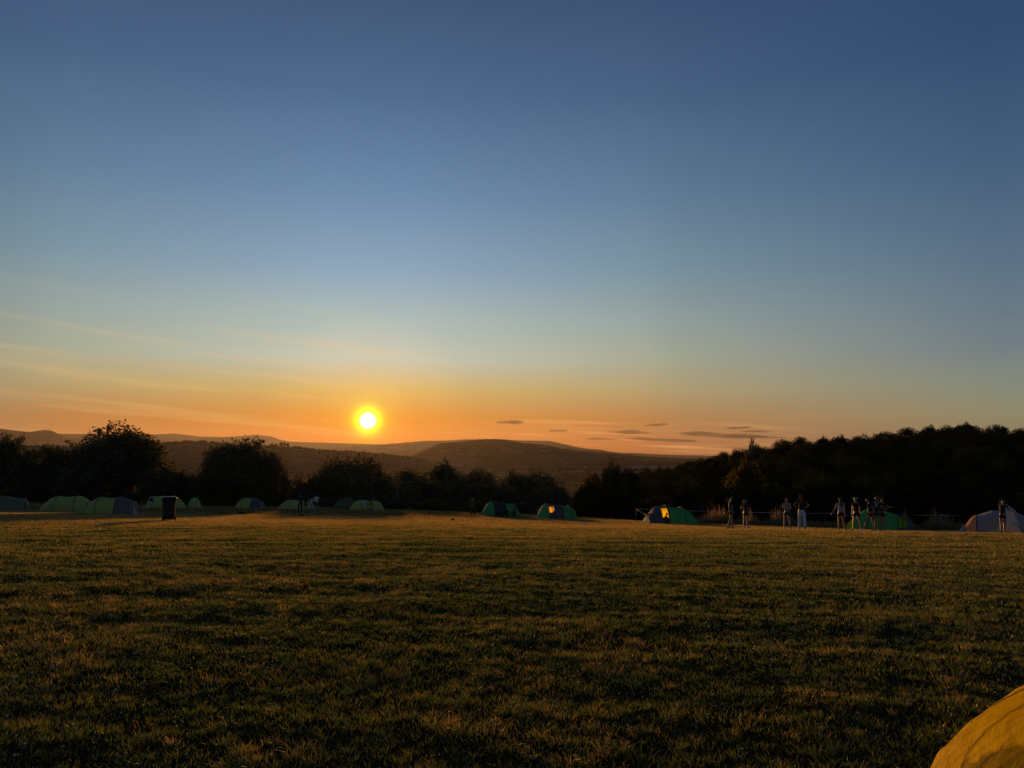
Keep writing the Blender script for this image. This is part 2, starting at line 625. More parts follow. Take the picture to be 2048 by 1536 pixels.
FST = [(0, (.028, .034, .024)), (.3, (.065, .055, .04)), (.5, (.035, .042, .028)), (.7, (.055, .052, .036)), (.85, (.11, .085, .06))]
WST = [(0, (.020, .024, .018)), (.5, (.028, .032, .022)), (.8, (.045, .04, .03))]
RIDGES = {
    'left_far': (11000, 2300, [(-1500, 880), (-500, 866), (-200, 857), (0, 857), (30, 861), (60, 864), (90, 860), (105, 861), (120, 869), (140, 877), (200, 885), (260, 891), (330, 898), (400, 906), (480, 916), (520, 926)], hill_mat('hill_scrub', WST, .0016)),
    'mountain': (16500, 1900, [(-1500, 880), (-500, 872), (0, 869), (120, 867), (150, 868), (200, 867), (260, 869), (310, 869), (350, 867), (400, 873), (450, 874), (500, 871), (520, 870), (545, 873), (560, 879), (580, 883), (640, 885),
                               (740, 888), (800, 890), (900, 894), (1000, 899), (1100, 904), (1230, 905), (1270, 906), (1330, 909), (1420, 911), (1600, 912), (3500, 912)], hill_mat('hill_mountain', WST, .0012)),
    'left_near': (3400, 1150, [(-1500, 895), (0, 890), (150, 893), (230, 890), (300, 885), (330, 888), (380, 885), (410, 886), (440, 889), (500, 892), (540, 893), (600, 895), (650, 901), (700, 905), (760, 910), (830, 916), (860, 921), (890, 931), (920, 952)], hill_mat('hill_pasture', FST, .0035, .62)),
    'centre_back': (12500, 2200, [(420, 930), (560, 905), (640, 898), (700, 893), (740, 892), (790, 887), (850, 882), (900, 881), (930, 879), (1000, 879), (1040, 881), (1100, 882), (1125, 888), (1160, 896), (1200, 900), (1240, 907), (1330, 911), (1420, 914), (1560, 918), (1700, 930)], hill_mat('hill_ridge', FST, .0018, .5)),
    'centre_front': (5400, 1150, [(700, 940), (760, 928), (820, 913), (850, 901), (880, 887), (920, 884), (945, 881), (955, 879), (990, 878), (1015, 880), (1045, 887), (1100, 893), (1150, 903), (1200, 906), (1250, 910), (1350, 917), (1450, 924), (1600, 940)], hill_mat('hill_wooded', FST, .0026, .47)),
}
_hn = [(_rs.uniform(0, 2 * np.pi), 2 * np.pi / w_, a_, _rs.uniform(0, 6.28)) for w_, a_ in ((420, 3), (700, 5), (1300, 8), (240, 2), (150, 1.2))]


def ridge_pt(spec, px, t):
    d0, w, prof, _ = spec
    prof = np.array(prof, float)
    py = np.interp(px, prof[:, 0], prof[:, 1])
    dep = d0 + t * w
    tmp = (768 - py) / FPX
    el = (math.sin(PITCH) + math.cos(PITCH) * tmp) / (math.cos(PITCH) - math.sin(PITCH) * tmp)
    top = EYE + el * d0
    base = -119.0
    x = (px - 1024) / FPX * dep
    sh = np.cos(np.clip(t, -1, 1) * np.pi / 2) ** 1.35
    z = base + np.maximum(top - base, 0) * sh
    nn = 0
    for a, k, amp, ph in _hn:
        nn = nn + amp * np.sin(k * (x * math.cos(a) + dep * math.sin(a)) + ph)
    return x, dep + 0 * x, z + nn * sh * (1 - sh) * 1.6 * np.clip((top - base) / 60, 0, 1)


for nm, spec in RIDGES.items():
    prof = spec[2]
    pxs = np.arange(prof[0][0], prof[-1][0] + 1, 7.0)
    ts = np.linspace(-1, 1, 29)
    PX, TT = np.meshgrid(pxs, ts)
    x, y, z = ridge_pt(spec, PX, TT)
    a, b = PX.shape
    g = np.arange(a * b).reshape(a, b)
    qd = np.stack([g[:-1, :-1], g[:-1, 1:], g[1:, 1:], g[1:, :-1]], -1).reshape(-1, 4)
    o = link('hills', mesh_arrays('hills', np.stack([x, y, z], -1).reshape(-1, 3), quads=qd), spec[3])
    o['kind'] = 'structure'


# ------------------------------------------------------------ trees
def leaf_quads(rs, P, size, stretch=1.0, updir=None):
    n_ = len(P)
    d = rs.normal(size=(n_, 3))
    d /= np.linalg.norm(d, axis=1)[:, None]
    e = rs.normal(size=(n_, 3))
    e -= (e * d).sum(1)[:, None] * d
    e /= np.linalg.norm(e, axis=1)[:, None]
    s = size * rs.uniform(.6, 1.3, n_)[:, None]
    V = np.stack([P - d * s * stretch, P - e * s * .55, P + d * s * stretch, P + e * s * .55], 1).reshape(-1, 3)
    return V, np.arange(n_ * 4).reshape(-1, 4)


def crown_mesh(name, seed, lumps=34, n=8500, leaf=.016, zc=.54, rz=.42, rx=.46, sprigs=110, spiky=0.0, taper=0.0, flat=False):
    """unit crown: width about 1, height 0..1; leaves on the shells of many lumps, with loose sprays on the outline"""
    rs = np.random.RandomState(seed)
    C, Rd = [], []
    for i in range(lumps):
        d = rs.normal(size=3)
        d /= np.linalg.norm(d)
        rad = rs.uniform(.1, .6) if i % 4 == 0 else rs.uniform(.68, .88)
        lr = rs.uniform(.15, .22) if i % 4 == 0 else rs.uniform(.085, .145)
        c = d * rad * np.array([rx, rx, rz])
        zrel = (c[2] / rz + 1) / 2
        c[:2] *= (1 - taper * zrel)
        c *= 1 + .07 * math.sin(3 * d[0] + seed) + .06 * math.sin(4 * d[2] + 2 * seed)
        C.append(c + np.array([0, 0, zc]))
        Rd.append(lr)
    C, Rd = np.array(C), np.array(Rd)
    w = Rd ** 2
    k = rs.choice(lumps, n, p=w / w.sum())
    d = rs.normal(size=(n, 3))
    d /= np.linalg.norm(d, axis=1)[:, None]
    d[:, 2] = d[:, 2] * .9 + .05
    P = C[k] + d * (Rd[k] * rs.uniform(.45, 1.08, n) * (1 + .18 * np.sin(9 * d[:, 0] + k) * np.cos(8 * d[:, 1])))[:, None]
    extra = []
    for i in range(sprigs):
        j = rs.randint(lumps)
        dd = rs.normal(size=3)
        dd /= np.linalg.norm(dd)
        dd[2] = abs(dd[2]) * (1 + 2.5 * spiky) + spiky
        dd /= np.linalg.norm(dd)
        st = C[j] + dd * Rd[j] * .8
        L = rs.uniform(.03, .08) * (1 + spiky * .8)
        m_ = rs.randint(10, 26)
        tt = rs.uniform(0, 1, m_)
        extra.append(st + dd * (tt * L)[:, None] + rs.normal(size=(m_, 3)) * (.012 * (1.3 - tt))[:, None])
    P = np.concatenate([P] + extra)
    P = P[P[:, 2] > .02]
    V, Q = leaf_quads(rs, P, leaf)
    return mesh_arrays(name, V, quads=Q, smooth=False)


def trunk_mesh(name, seed, top=.75):
    rs = random.Random(seed)
    mb = MB()
    pts = [Vector((rs.uniform(-.01, .01) * i, rs.uniform(-.01, .01) * i, -.04 + i * top / 6)) for i in range(7)]
    mb.tube(pts, [.034, .026, .023, .020, .016, .011, .006], 8)
    for i in range(7):
        z = rs.uniform(.2, .62)
        a = rs.uniform(0, 6.28)
        s_ = Vector((0, 0, z))
        L = rs.uniform(.18, .34)
        d = Vector((math.cos(a), math.sin(a), rs.uniform(.5, 1.1))).normalized()
        mb.tube([s_, s_ + d * L * .5 + Vector((0, 0, -.01)), s_ + d * L], [.012, .007, .003], 5)
    return mb.mesh(name)


bark = plain('bark', (.07, .05, .035), (.03, .022, .016), .9, 14, bump=.6)
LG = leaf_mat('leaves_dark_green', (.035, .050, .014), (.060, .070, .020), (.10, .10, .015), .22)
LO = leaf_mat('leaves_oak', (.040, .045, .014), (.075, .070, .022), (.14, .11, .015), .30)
LY = leaf_mat('leaves_sunlit', (.075, .075, .020), (.13, .10, .028), (.22, .15, .02), .38)  # sun on the shrub put into a brighter, yellower leaf colour
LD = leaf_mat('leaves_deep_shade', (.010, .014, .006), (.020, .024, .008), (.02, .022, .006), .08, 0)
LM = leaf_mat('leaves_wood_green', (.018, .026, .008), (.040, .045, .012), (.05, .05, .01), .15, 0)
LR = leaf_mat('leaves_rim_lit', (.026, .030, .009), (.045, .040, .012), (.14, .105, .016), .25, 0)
CR = {
    'round': crown_mesh('crown_round', 1, 110, 28000, .016),
    'wide': crown_mesh('crown_wide', 2, 110, 28000, .016, .52, .44, .47, 90),
    'tall': crown_mesh('crown_tall', 3, 80, 18000, .017, .52, .43, .44, 80, .5, .35),
    'spiky': crown_mesh('crown_spiky', 4, 80, 18000, .0165, .52, .44, .46, 160, 1.0, .2),
    'sparse': crown_mesh('crown_sparse', 5, 22, 5000, .021, .62, .36, .42, 110, .6, .1),
    'bush': crown_mesh('crown_bush', 6, 70, 11000, .026, .46, .48, .47, 90, .2),
    'oval': crown_mesh('crown_oval', 7, 84, 18000, .018, .53, .45, .45, 60, .1, .15),
}
# leafy low skirts so that stems never show bare through a hedge
TR = [trunk_mesh('trunk_a', 1), trunk_mesh('trunk_b', 2), trunk_mesh('trunk_c', 3)]
CRM = {}


def crown_with(kind, mat):
    k = (kind, mat.name)
    if k not in CRM:
        me = CR[kind].copy() if any(kk[0] == kind for kk in CRM) else CR[kind]
        me.materials.clear()
        me.materials.append(mat)
        CRM[k] = me
    return CRM[k]


for t_ in TR:
    t_.materials.append(bark)
trnd = random.Random(11)


def tree(px, toprow, depth, wpx, kind, mat, label, name='tree', cat='tree', group=None, rot=None):
    """crown top at that pixel row, width in pixels of the photograph, rooted in the ground"""
    if 640 < px < 1115 and 90 < depth < 150:
        wpx *= 1.3
        toprow -= 4
    base = stand(px, depth)
    top = at(px, toprow, depth).z
    h = max(1.2, top - base.z)
    w = wpx / FPX * depth
    e = empty(name, base, trnd.uniform(0, 6.28) if rot is None else rot)
    tag(e, label, cat, group)
    c = link('crown', crown_with(kind, mat), None, e)
    c.scale = (w * 1.02, w * 1.02 * trnd.uniform(.85, 1.0), h)
    t = link('trunk', trnd.choice(TR), None, e)
    sc = max(w, h * .7)
    t.scale = (sc, sc, h)
    return e


G1 = 'trees along the far edge of the field'
tree(10, 864, 96, 120, 'spiky', LG, 'dark spiky-topped tree cut by the left edge of the photo')
tree(88, 890, 98, 120, 'wide', LG, 'low dark tree between the left edge tree and the big round tree')
tree(150, 925, 94, 110, 'bush', LG, 'dark bush at the left foot of the biggest round tree', 'bush', 'bush')
tree(232, 846, 102, 215, 'round', LO, 'biggest round dark tree, tallest in the left half of the field edge')
tree(330, 925, 96, 124, 'bush', LO, 'bush sloping down at the right foot of the biggest round tree', 'bush', 'bush')
tree(385, 946, 96, 84, 'bush', LO, 'low bush in the gap between the two big round trees', 'bush', 'bush')
tree(481, 873, 98, 185, 'round', LO, 'round dark tree, second from left of the big ones, behind a green tent')
tree(430, 935, 95, 100, 'bush', LO, 'bush under the left side of the second big round tree', 'bush', 'bush')
tree(535, 925, 97, 90, 'bush', LO, 'bush under the right side of the second big round tree', 'bush', 'bush')
tree(597, 958, 108, 95, 'sparse', LY, 'yellow-green lit shrub left of the sun-struck tree', 'shrub', 'shrub')
tree(600, 970, 103, 70, 'bush', LO, 'low dark bush under the yellow-green lit shrub', 'bush', 'bush')
tree(702, 911, 130, 156, 'spiky', LO, 'sun-struck upright tree with feathery top directly below the sun')
tree(655, 935, 110, 80, 'bush', LO, 'bush on the left flank of the sun-struck tree', 'bush', 'bush')
tree(745, 945, 108, 90, 'bush', LO, 'bush on the right flank of the sun-struck tree', 'bush', 'bush')
tree(812, 943, 128, 90, 'wide', LO, 'low tree right of the sun-struck tree, before the round hedge tree')
tree(782, 955, 112, 90, 'bush', LG, 'low bush at the foot of the trees right of the sun-struck tree', 'bush', 'bush')
tree(892, 926, 132, 86, 'oval', LG, 'round-headed hedge tree standing above its neighbours in mid picture')
tree(845, 952, 118, 80, 'bush', LG, 'bush at the left foot of the round-headed hedge tree', 'bush', 'bush')
tree(962, 942, 130, 95, 'wide', LO, 'bushy tree just right of the round-headed hedge tree')
tree(920, 958, 116, 90, 'bush', LG, 'dark bush behind the lone walking person', 'bush', 'bush')
tree(1030, 948, 132, 95, 'oval', LG, 'bushy tree behind the tent with people sitting before it')
tree(1075, 947, 130, 100, 'wide', LG, 'broad dark tree above the tent with the orange window')
tree(1008, 966, 120, 90, 'bush', LG, 'dark bush behind the green tent with the brown middle', 'bush', 'bush')
tree(1112, 972, 118, 60, 'bush', LG, 'small dark bush stepping down beside the valley gap', 'bush', 'bush')
tree(1152, 994, 112, 60, 'bush', LG, 'lowest bush in the gap where the fields show', 'bush', 'bush')
tree(1085, 975, 114, 90, 'bush', LG, 'low dark bush right behind the tent with the orange window', 'bush', 'bush')
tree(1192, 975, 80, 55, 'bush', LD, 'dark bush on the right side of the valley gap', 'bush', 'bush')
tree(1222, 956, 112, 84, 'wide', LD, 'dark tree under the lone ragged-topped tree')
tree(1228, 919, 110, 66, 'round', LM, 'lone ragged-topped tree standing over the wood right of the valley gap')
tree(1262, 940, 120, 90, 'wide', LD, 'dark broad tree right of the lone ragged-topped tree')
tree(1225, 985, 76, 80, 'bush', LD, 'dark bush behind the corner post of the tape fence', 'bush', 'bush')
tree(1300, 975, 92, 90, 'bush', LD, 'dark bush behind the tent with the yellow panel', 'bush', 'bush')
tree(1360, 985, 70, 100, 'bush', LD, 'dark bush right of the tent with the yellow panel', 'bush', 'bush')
tree(1494, 918, 85, 124, 'oval', LR, 'golden-edged shrubby tree at the front of the wood, catching the sun', 'tree', 'tree')
tree(1424, 1000, 64, 60, 'bush', LR, 'golden-lit low bush, outermost at the foot of the wood\'s front tree', 'bush', 'bush')
tree(1452, 968, 78, 84, 'bush', LR, 'golden-edged bush against the left flank of the wood\'s front tree', 'bush', 'bush')
tree(1950, 968, 54, 130, 'bush', LD, 'faint green bush behind the grey and orange tent', 'bush', 'bush')
tree(1508, 887, 205, 54, 'sparse', LG, 'small bare-branched spiky tree poking above the skyline of the wood')
# low hedge foot along the far edge of the field
hk = 0
for px in range(-60, 1400, 46):
    dep = np.interp(px, EDGE[:, 0], EDGE[:, 1]) + trnd.uniform(3, 6)
    b = stand(px, dep)
    tr_ = rowof(b + Vector((0, 0, trnd.uniform(3.9, 4.4) if 290 < px < 430 else trnd.uniform(.7, 1.1) if 1080 < px < 1200 else trnd.uniform(1.3, 2.0) if 560 < px < 1080 else trnd.uniform(1.8, 2.8))))[1]
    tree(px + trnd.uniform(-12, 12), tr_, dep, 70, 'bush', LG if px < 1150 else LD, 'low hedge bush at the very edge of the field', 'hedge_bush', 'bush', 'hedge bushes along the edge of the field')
    hk += 1
# the wooded hillside: one tree after another, row behind row
wr = random.Random(3)
nw = 0
srow = 10.0
while srow < HILL_S + 6:
    px = 1190 + wr.uniform(-10, 10) if srow > 25 else 1330
    while px < 2560:
        e_ = np.interp(px, EDGE[:, 0], EDGE[:, 1])
        dep = (e_ / 1.0 + srow * math.cos(math.atan((px - 1024) / FPX))) * 1.0 + wr.uniform(-3, 3)
        b = stand(px, dep)
        tq = min(1, srow / HILL_S)
        ptop = 1000 + (np.interp(px, SKYL[:, 0], SKYL[:, 1]) - 1000) * tq ** .75
        hh = max(3.0, (at(px, ptop, dep).z - b.z) * (wr.uniform(.97, 1.05) if srow > 120 else wr.uniform(.90, 1.08)))
        wv = wr.uniform(7.5, 11.0)
        if px < 2200 or wr.random() < .5:
            tr_ = rowof(b + Vector((0, 0, hh)))[1]
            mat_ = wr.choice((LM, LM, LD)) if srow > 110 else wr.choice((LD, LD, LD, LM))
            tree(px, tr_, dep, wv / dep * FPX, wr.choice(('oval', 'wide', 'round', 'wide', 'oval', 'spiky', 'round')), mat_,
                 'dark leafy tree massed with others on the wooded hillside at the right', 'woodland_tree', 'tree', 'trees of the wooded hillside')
            nw += 1
        px += wv * wr.uniform(.58, .74) / dep * FPX
    srow += 9 + srow * .045
print('woodland trees', nw)
# trees on the near-left ridge, big enough to tell apart
rspec = RIDGES['left_near']
for px, py, w_ in [(318, 878, 9), (545, 886, 9), (553, 887, 9), (563, 884, 9), (570, 884, 9), (577, 885, 8), (592, 891, 8), (600, 892, 9)]:
    rx, ry, rz_ = ridge_pt(rspec, np.array([px], float), np.array([0.0]))
    top = at(px, py, float(ry[0])).z
    e = empty('ridge_tree', (float(rx[0]), float(ry[0]), float(rz_[0]) - 2), trnd.uniform(0, 6))
    lone = px == 318
    tag(e, 'lone tiny tree on the distant ridge just right of the biggest round tree' if lone else 'tiny distant tree in the clump on the ridge right of the second big round tree', 'tree', None if lone else 'clump of trees on the distant ridge')
    c = link('crown', crown_with('oval', LD), None, e)
    wm = w_ / FPX * float(ry[0])
    c.scale = (wm, wm, top - float(rz_[0]) + 2)

# far hedgerow trees and copses: a far-off mass, one object
rs = np.random.RandomState(21)
pts, sz = [], []
for i in range(300):
    d_ = math.exp(rs.uniform(math.log(900), math.log(7000)))
    px = rs.uniform(100, 1750)
    x0 = (px - 1024) / FPX * d_
    ang_ = rs.normal(0, .16) if rs.rand() < .85 else rs.uniform(0, 3.14)
    L = rs.uniform(100, 420) * (1 + d_ / 5000)
    k_ = int(L / 7)
    tt = np.linspace(-.5, .5, k_)
    pts.append(np.stack([x0 + math.cos(ang_) * L * tt + rs.normal(0, 2.5, k_), d_ + math.sin(ang_) * L * tt + rs.normal(0, 2.5, k_)], 1))
    sz.append(rs.uniform(3, 10) * rs.uniform(.55, 1.2, k_))
for i in range(26):
    d_ = math.exp(rs.uniform(math.log(1500), math.log(6500)))
    px = rs.uniform(300, 1650)
    k_ = rs.randint(40, 130)
    rad = rs.uniform(60, 160)
    a_ = rs.uniform(0, 6.28, k_)
    q_ = np.sqrt(rs.uniform(0, 1, k_)) * rad
    pts.append(np.stack([(px - 1024) / FPX * d_ + q_ * np.cos(a_) * 1.8, d_ + q_ * np.sin(a_)], 1))
    sz.append(rs.uniform(8, 15, k_))
P2 = np.concatenate(pts)
H2 = np.concatenate(sz)
zb = Z(P2[:, 0], P2[:, 1], False)
pxx = 1024 + FPX * P2[:, 0] / P2[:, 1]
for spec in RIDGES.values():
    t_ = (P2[:, 1] - spec[0]) / spec[1]
    inside = (np.abs(t_) < 1) & (pxx > spec[2][0][0]) & (pxx < spec[2][-1][0])
    zr_ = ridge_pt(spec, pxx, t_)[2]
    zb = np.where(inside, np.maximum(zb, zr_), zb)
for spec_name, step in (('left_near', 7), ('centre_front', 5), ('centre_back', 5)):
    spec = RIDGES[spec_name]
    pr = np.arange(spec[2][0][0] + 40, spec[2][-1][0] - 30, 1.0 * step)
    pr = pr[rs.rand(len(pr)) < .75] + rs.uniform(-3, 3, 1)
    x_, y_, z_ = ridge_pt(spec, pr, np.zeros(len(pr)) - .01)
    P2 = np.concatenate([P2, np.stack([x_, y_], 1)])
    H2 = np.concatenate([H2, rs.uniform(4, 9, len(pr)) * spec[0] / 6500])
    zb = np.concatenate([zb, z_])
ico = np.array([(0, 0, 1), (.89, 0, .45), (.28, .85, .45), (-.72, .53, .45), (-.72, -.53, .45), (.28, -.85, .45), (.72, .53, -.45), (-.28, .85, -.45), (-.89, 0, -.45), (-.28, -.85, -.45), (.72, -.53, -.45), (0, 0, -1)])
icf = np.array([(0, 1, 2), (0, 2, 3), (0, 3, 4), (0, 4, 5), (0, 5, 1), (1, 6, 2), (2, 7, 3), (3, 8, 4), (4, 9, 5), (5, 10, 1), (6, 7, 2), (7, 8, 3), (8, 9, 4), (9, 10, 5), (10, 6, 1), (6, 11, 7), (7, 11, 8), (8, 11, 9), (9, 11, 10), (10, 11, 6)])
nb = len(P2)
V = ico[None] * rs.uniform(.7, 1.3, (nb, 12, 1)) * np.stack([H2 * .62, H2 * .62, H2 * .55], 1)[:, None, :]
V += np.stack([P2[:, 0], P2[:, 1], zb + H2 * .4], 1)[:, None, :]
T = (icf[None] + (np.arange(nb) * 12)[:, None, None]).reshape(-1, 3)
ft = link('distant_trees', mesh_arrays('distant_trees', V.reshape(-1, 3), tris=T, smooth=False), LD)
tag(ft, 'tiny dark hedgerow trees and copses scattered over the far valley', 'trees', kind='stuff')

# ------------------------------------------------------------ grass of the field
rs = np.random.RandomState(9)


def scatter(r1, r2, dens, a1=-46, a2=46):
    a_ = R(a2 - a1) / 2 * (r2 * r2 - r1 * r1)
    n_ = int(a_ * dens)
    r = np.sqrt(rs.uniform(r1 * r1, r2 * r2, n_))
    t = rs.uniform(R(a1), R(a2), n_)
    return r * np.sin(t), r * np.cos(t)


def inside_field(x, y, m=0.0):
    px = colpx(x, y)
    er = np.interp(px, EDGE[:, 0], EDGE[:, 1]) / np.cos(np.arctan2(x, y))
    return np.hypot(x, y) < er + m


_pw = [(rs.uniform(0, 6.28), 6.283 / w_, rs.uniform(0, 6.28)) for w_ in (.35, .45, .6, .8, 1.0, 1.3, 1.7, 2.2, 2.9, 4.0, 6.0, 9.0, 16.0, .5, 1.1, 2.5)]


def patchy(x, y):
    """uneven growth of the turf, about .5 with swings from 0 to 1, at many sizes and in all directions"""
    v = 0
    for a_, k_, p_ in _pw:
        u_ = x * math.cos(a_) + y * math.sin(a_)
        w_ = -x * math.sin(a_) + y * math.cos(a_)
        v = v + np.sin(k_ * u_ + p_ + 1.3 * np.sin(k_ * .7 * w_ + p_ * 2))
    return .5 + v * .058


def blades(name, bands, mat, near_seg):
    Vs, Qs, Ts, Tint = [], [], [], []
    off = 0
    for r1, r2, dens, wd, hmin, hmax in bands:
        wide_ = (-64, 64) if r1 < 40 else (-50, 50)
        x, y = scatter(r1, r2, dens, *wide_)
        ox = oy = None
        if near_seg(r1):
            # part of the blades stand in tufts and lean out from the tuft's middle
            cx_, cy_ = scatter(r1, r2, 60, *wide_)
            nt_ = int(len(x) * .62)
            k_ = rs.randint(0, len(cx_), nt_)
            tr_ = rs.uniform(.5, 1.5, len(cx_))[k_]
            ox, oy = np.zeros(len(x)), np.zeros(len(x))
            ox[:nt_], oy[:nt_] = rs.normal(0, .028, nt_) * tr_, rs.normal(0, .028, nt_) * tr_
            x[:nt_], y[:nt_] = cx_[k_] + ox[:nt_], cy_[k_] + oy[:nt_]
            tb_ = rs.normal(0, .16, len(cx_))[k_]
            hb_ = np.ones(len(x))
            hb_[:nt_] = .85 + .45 * rs.rand(len(cx_))[k_]
            tbb = np.zeros(len(x))
            tbb[:nt_] = tb_
        ok = inside_field(x, y, 1.0)
        pt = patchy(x, y)
        ok &= rs.rand(len(x)) < .70 + .5 * pt
        x, y, pt = x[ok], y[ok], pt[ok]
        if ox is not None:
            ox, oy, hb_, tbb = ox[ok], oy[ok], hb_[ok], tbb[ok]
        z = Z(x, y) - .004
        n_ = len(x)
        h = (hmin + (hmax - hmin) * rs.beta(1.8, 3.2, n_)) * (.60 + .80 * np.clip(pt, .1, 1.0))
        w = wd * rs.uniform(.6, 1.3, n_)
        a_ = rs.uniform(0, 6.283, n_)
        u = np.stack([np.cos(a_), np.sin(a_), 0 * a_], 1)
        la = rs.uniform(0, 6.283, n_)
        if ox is not None:
            h = h * hb_
            la = np.where(ox != 0, np.arctan2(oy, ox) + rs.normal(0, .5, n_), la)
        lean = np.stack([np.cos(la), np.sin(la), 0 * la], 1) * (h * rs.uniform(.3, 1.5, n_))[:, None]
        B = np.stack([x, y, z], 1)
        up = np.array([0, 0, 1.0])
        tawny = sstep(9, 46, np.hypot(x, y))  # far turf's sunlit brightness put into the tint: strawier with distance
        tint = np.clip(.38 + .40 * tawny + .55 * (pt - .5) + rs.normal(0, .16, n_) + (0 if ox is None else tbb), 0, 1)
        if near_seg(r1):
            m1 = B + lean * .28 + up * (h * .6)[:, None]
            tp = B + lean + up * (h * .95)[:, None]
            v = np.stack([B - u * w[:, None] / 2, B + u * w[:, None] / 2, m1 + u * w[:, None] * .36, m1 - u * w[:, None] * .36, tp], 1)
            Vs.append(v.reshape(-1, 3))
            b = off + np.arange(n_) * 5
            Qs.append(np.stack([b, b + 1, b + 2, b + 3], 1))
            Ts.append(np.stack([b + 3, b + 2, b + 4], 1))
            Tint.append(np.repeat(tint, 5))
            off += n_ * 5
        else:
            tp = B + lean * .7 + up * h[:, None]
            v = np.stack([B - u * w[:, None] / 2, B + u * w[:, None] / 2, tp], 1)
            Vs.append(v.reshape(-1, 3))
            b = off + np.arange(n_) * 3
            Ts.append(np.stack([b, b + 1, b + 2], 1))
            Tint.append(np.repeat(tint, 3))
            off += n_ * 3
    me = mesh_arrays(name, np.concatenate(Vs), quads=np.concatenate(Qs) if Qs else None, tris=np.concatenate(Ts), smooth=False)
    at_ = me.attributes.new('tint', 'FLOAT', 'POINT')
    at_.data.foreach_set('value', np.concatenate(Tint).astype(np.float32))
    print(name, 'faces', len(me.polygons))
    return link(name, me, mat)


grass_mat = attr_leaf('grass_blades', [(0, (.055, .100, .016)), (.35, (.095, .142, .022)), (.55, (.17, .168, .036)), (.78, (.31, .22, .064)), (1, (.50, .34, .14))], .54, .05)
gr = blades('grass', [(2.2, 6.5, 4000, .0034, .012, .062), (6.5, 10, 2900, .0046, .012, .065), (10, 16, 1900, .0060, .015, .066), (16, 26, 900, .010, .02, .07),
                      (26, 42, 420, .016, .025, .07), (42, 66, 170, .026, .03, .07), (66, 108, 60, .042, .03, .07)], grass_mat, lambda r: r < 16)
tag(gr, 'short dry green and straw grass of the camping field', 'grass', kind='stuff')

# clover heads and seed heads dotted through the turf
x, y = scatter(3.8, 17, 15)
cl = (np.sin(x * .8 + 2) * np.sin(y * .6 + 1) + .6 * np.sin(x * 1.9) * np.sin(y * 1.5) + rs.normal(0, .4, len(x))) > .35
x, y = x[cl], y[cl]
nb = len(x)
hh = rs.uniform(.035, .07, nb)
zb = Z(x, y)
V = ico[None] * rs.uniform(.75, 1.2, (nb, 12, 1)) * (np.array([.0068, .0068, .0065]) * rs.uniform(.6, 1.15, (nb, 1)))[:, None, :]
V += np.stack([x, y, zb + hh], 1)[:, None, :]
T = (icf[None] + (np.arange(nb) * 12)[:, None, None]).reshape(-1, 3)
sb = np.stack([x, y, zb], 1)
sv = np.stack([sb + [-.0012, 0, 0], sb + [.0012, 0, 0], sb + np.stack([0 * x, 0 * x, hh], 1)], 1).reshape(-1, 3)
T = np.concatenate([T, nb * 12 + np.arange(nb * 3).reshape(-1, 3)])
clover_m = plain('clover_heads', (.55, .50, .46), (.42, .32, .28), .8, 60)
cv = link('clover_flowers', mesh_arrays('clover_flowers', np.concatenate([V.reshape(-1, 3), sv]), tris=T, smooth=False), clover_m)
tag(cv, 'tiny pale clover heads dotted through the near turf', 'clover', kind='stuff')

# tall dry weeds behind the tape fence
FENCE = [(1272, 62.0), (1423, 55.5), (1560, 52.0), (1650, 50.5), (1770, 49.0), (1881, 47.0), (1990, 46.0), (2110, 45.0), (2260, 44.0)]
fpx = np.array([f[0] for f in FENCE], float)
fdp = np.array([f[1] for f in FENCE], float)
n_ = 22000
px = rs.uniform(1380, 2330, n_)
keep = rs.rand(n_) < .6 + .4 * (.5 + .5 * np.sin(px * .045) * np.sin(px * .013 + 1))
px = px[keep]
n_ = len(px)
dep = np.interp(px, fpx, fdp) + rs.uniform(.5, 4.6, n_)
x = (px - 1024) / FPX * dep
y = dep
z = Z(x, y)
grow = (.35 + .65 * np.clip((dep - np.interp(px, fpx, fdp)) / 2, 0, 1)) * (.6 + .4 * np.sin(px * .06 + np.sin(px * .021) * 3))
h = rs.gamma(5, .13, n_) * np.clip(grow, .25, 1) + .12
h = np.minimum(h, 1.5)
a_ = rs.uniform(0, 6.283, n_)
u = np.stack([np.cos(a_), np.sin(a_), 0 * a_], 1) * rs.uniform(.012, .034, n_)[:, None]
la = rs.uniform(0, 6.283, n_)
lean = np.stack([np.cos(la), np.sin(la), 0 * la], 1) * (h * rs.uniform(.02, .35, n_))[:, None]
B = np.stack([x, y, z], 1)
up = np.array([0, 0, 1.0])
mid = B + lean * .4 + up * (h * .62)[:, None]
tp = B + lean + up * h[:, None]
v = np.stack([B - u * .4, B + u * .4, mid + u * .7, mid - u * .7, tp], 1).reshape(-1, 3)
b = np.arange(n_) * 5
wm = mesh_arrays('tall_weeds', v, quads=np.stack([b, b + 1, b + 2, b + 3], 1), tris=np.stack([b + 3, b + 2, b + 4], 1), smooth=False)
at_ = wm.attributes.new('tint', 'FLOAT', 'POINT')
at_.data.foreach_set('value', np.repeat(np.clip(.55 + .35 * np.clip(h - .4, -.5, .6) + rs.normal(0, .15, n_), 0, 1), 5).astype(np.float32))
wo = link('tall_weeds', wm, attr_leaf('weed_stalks', [(0, (.07, .08, .022)), (.5, (.15, .10, .035)), (1, (.30, .17, .075))], .42, .05))
tag(wo, 'tall dry weeds and rough grass behind the tape fence', 'weeds', kind='stuff')
#@@NEXT

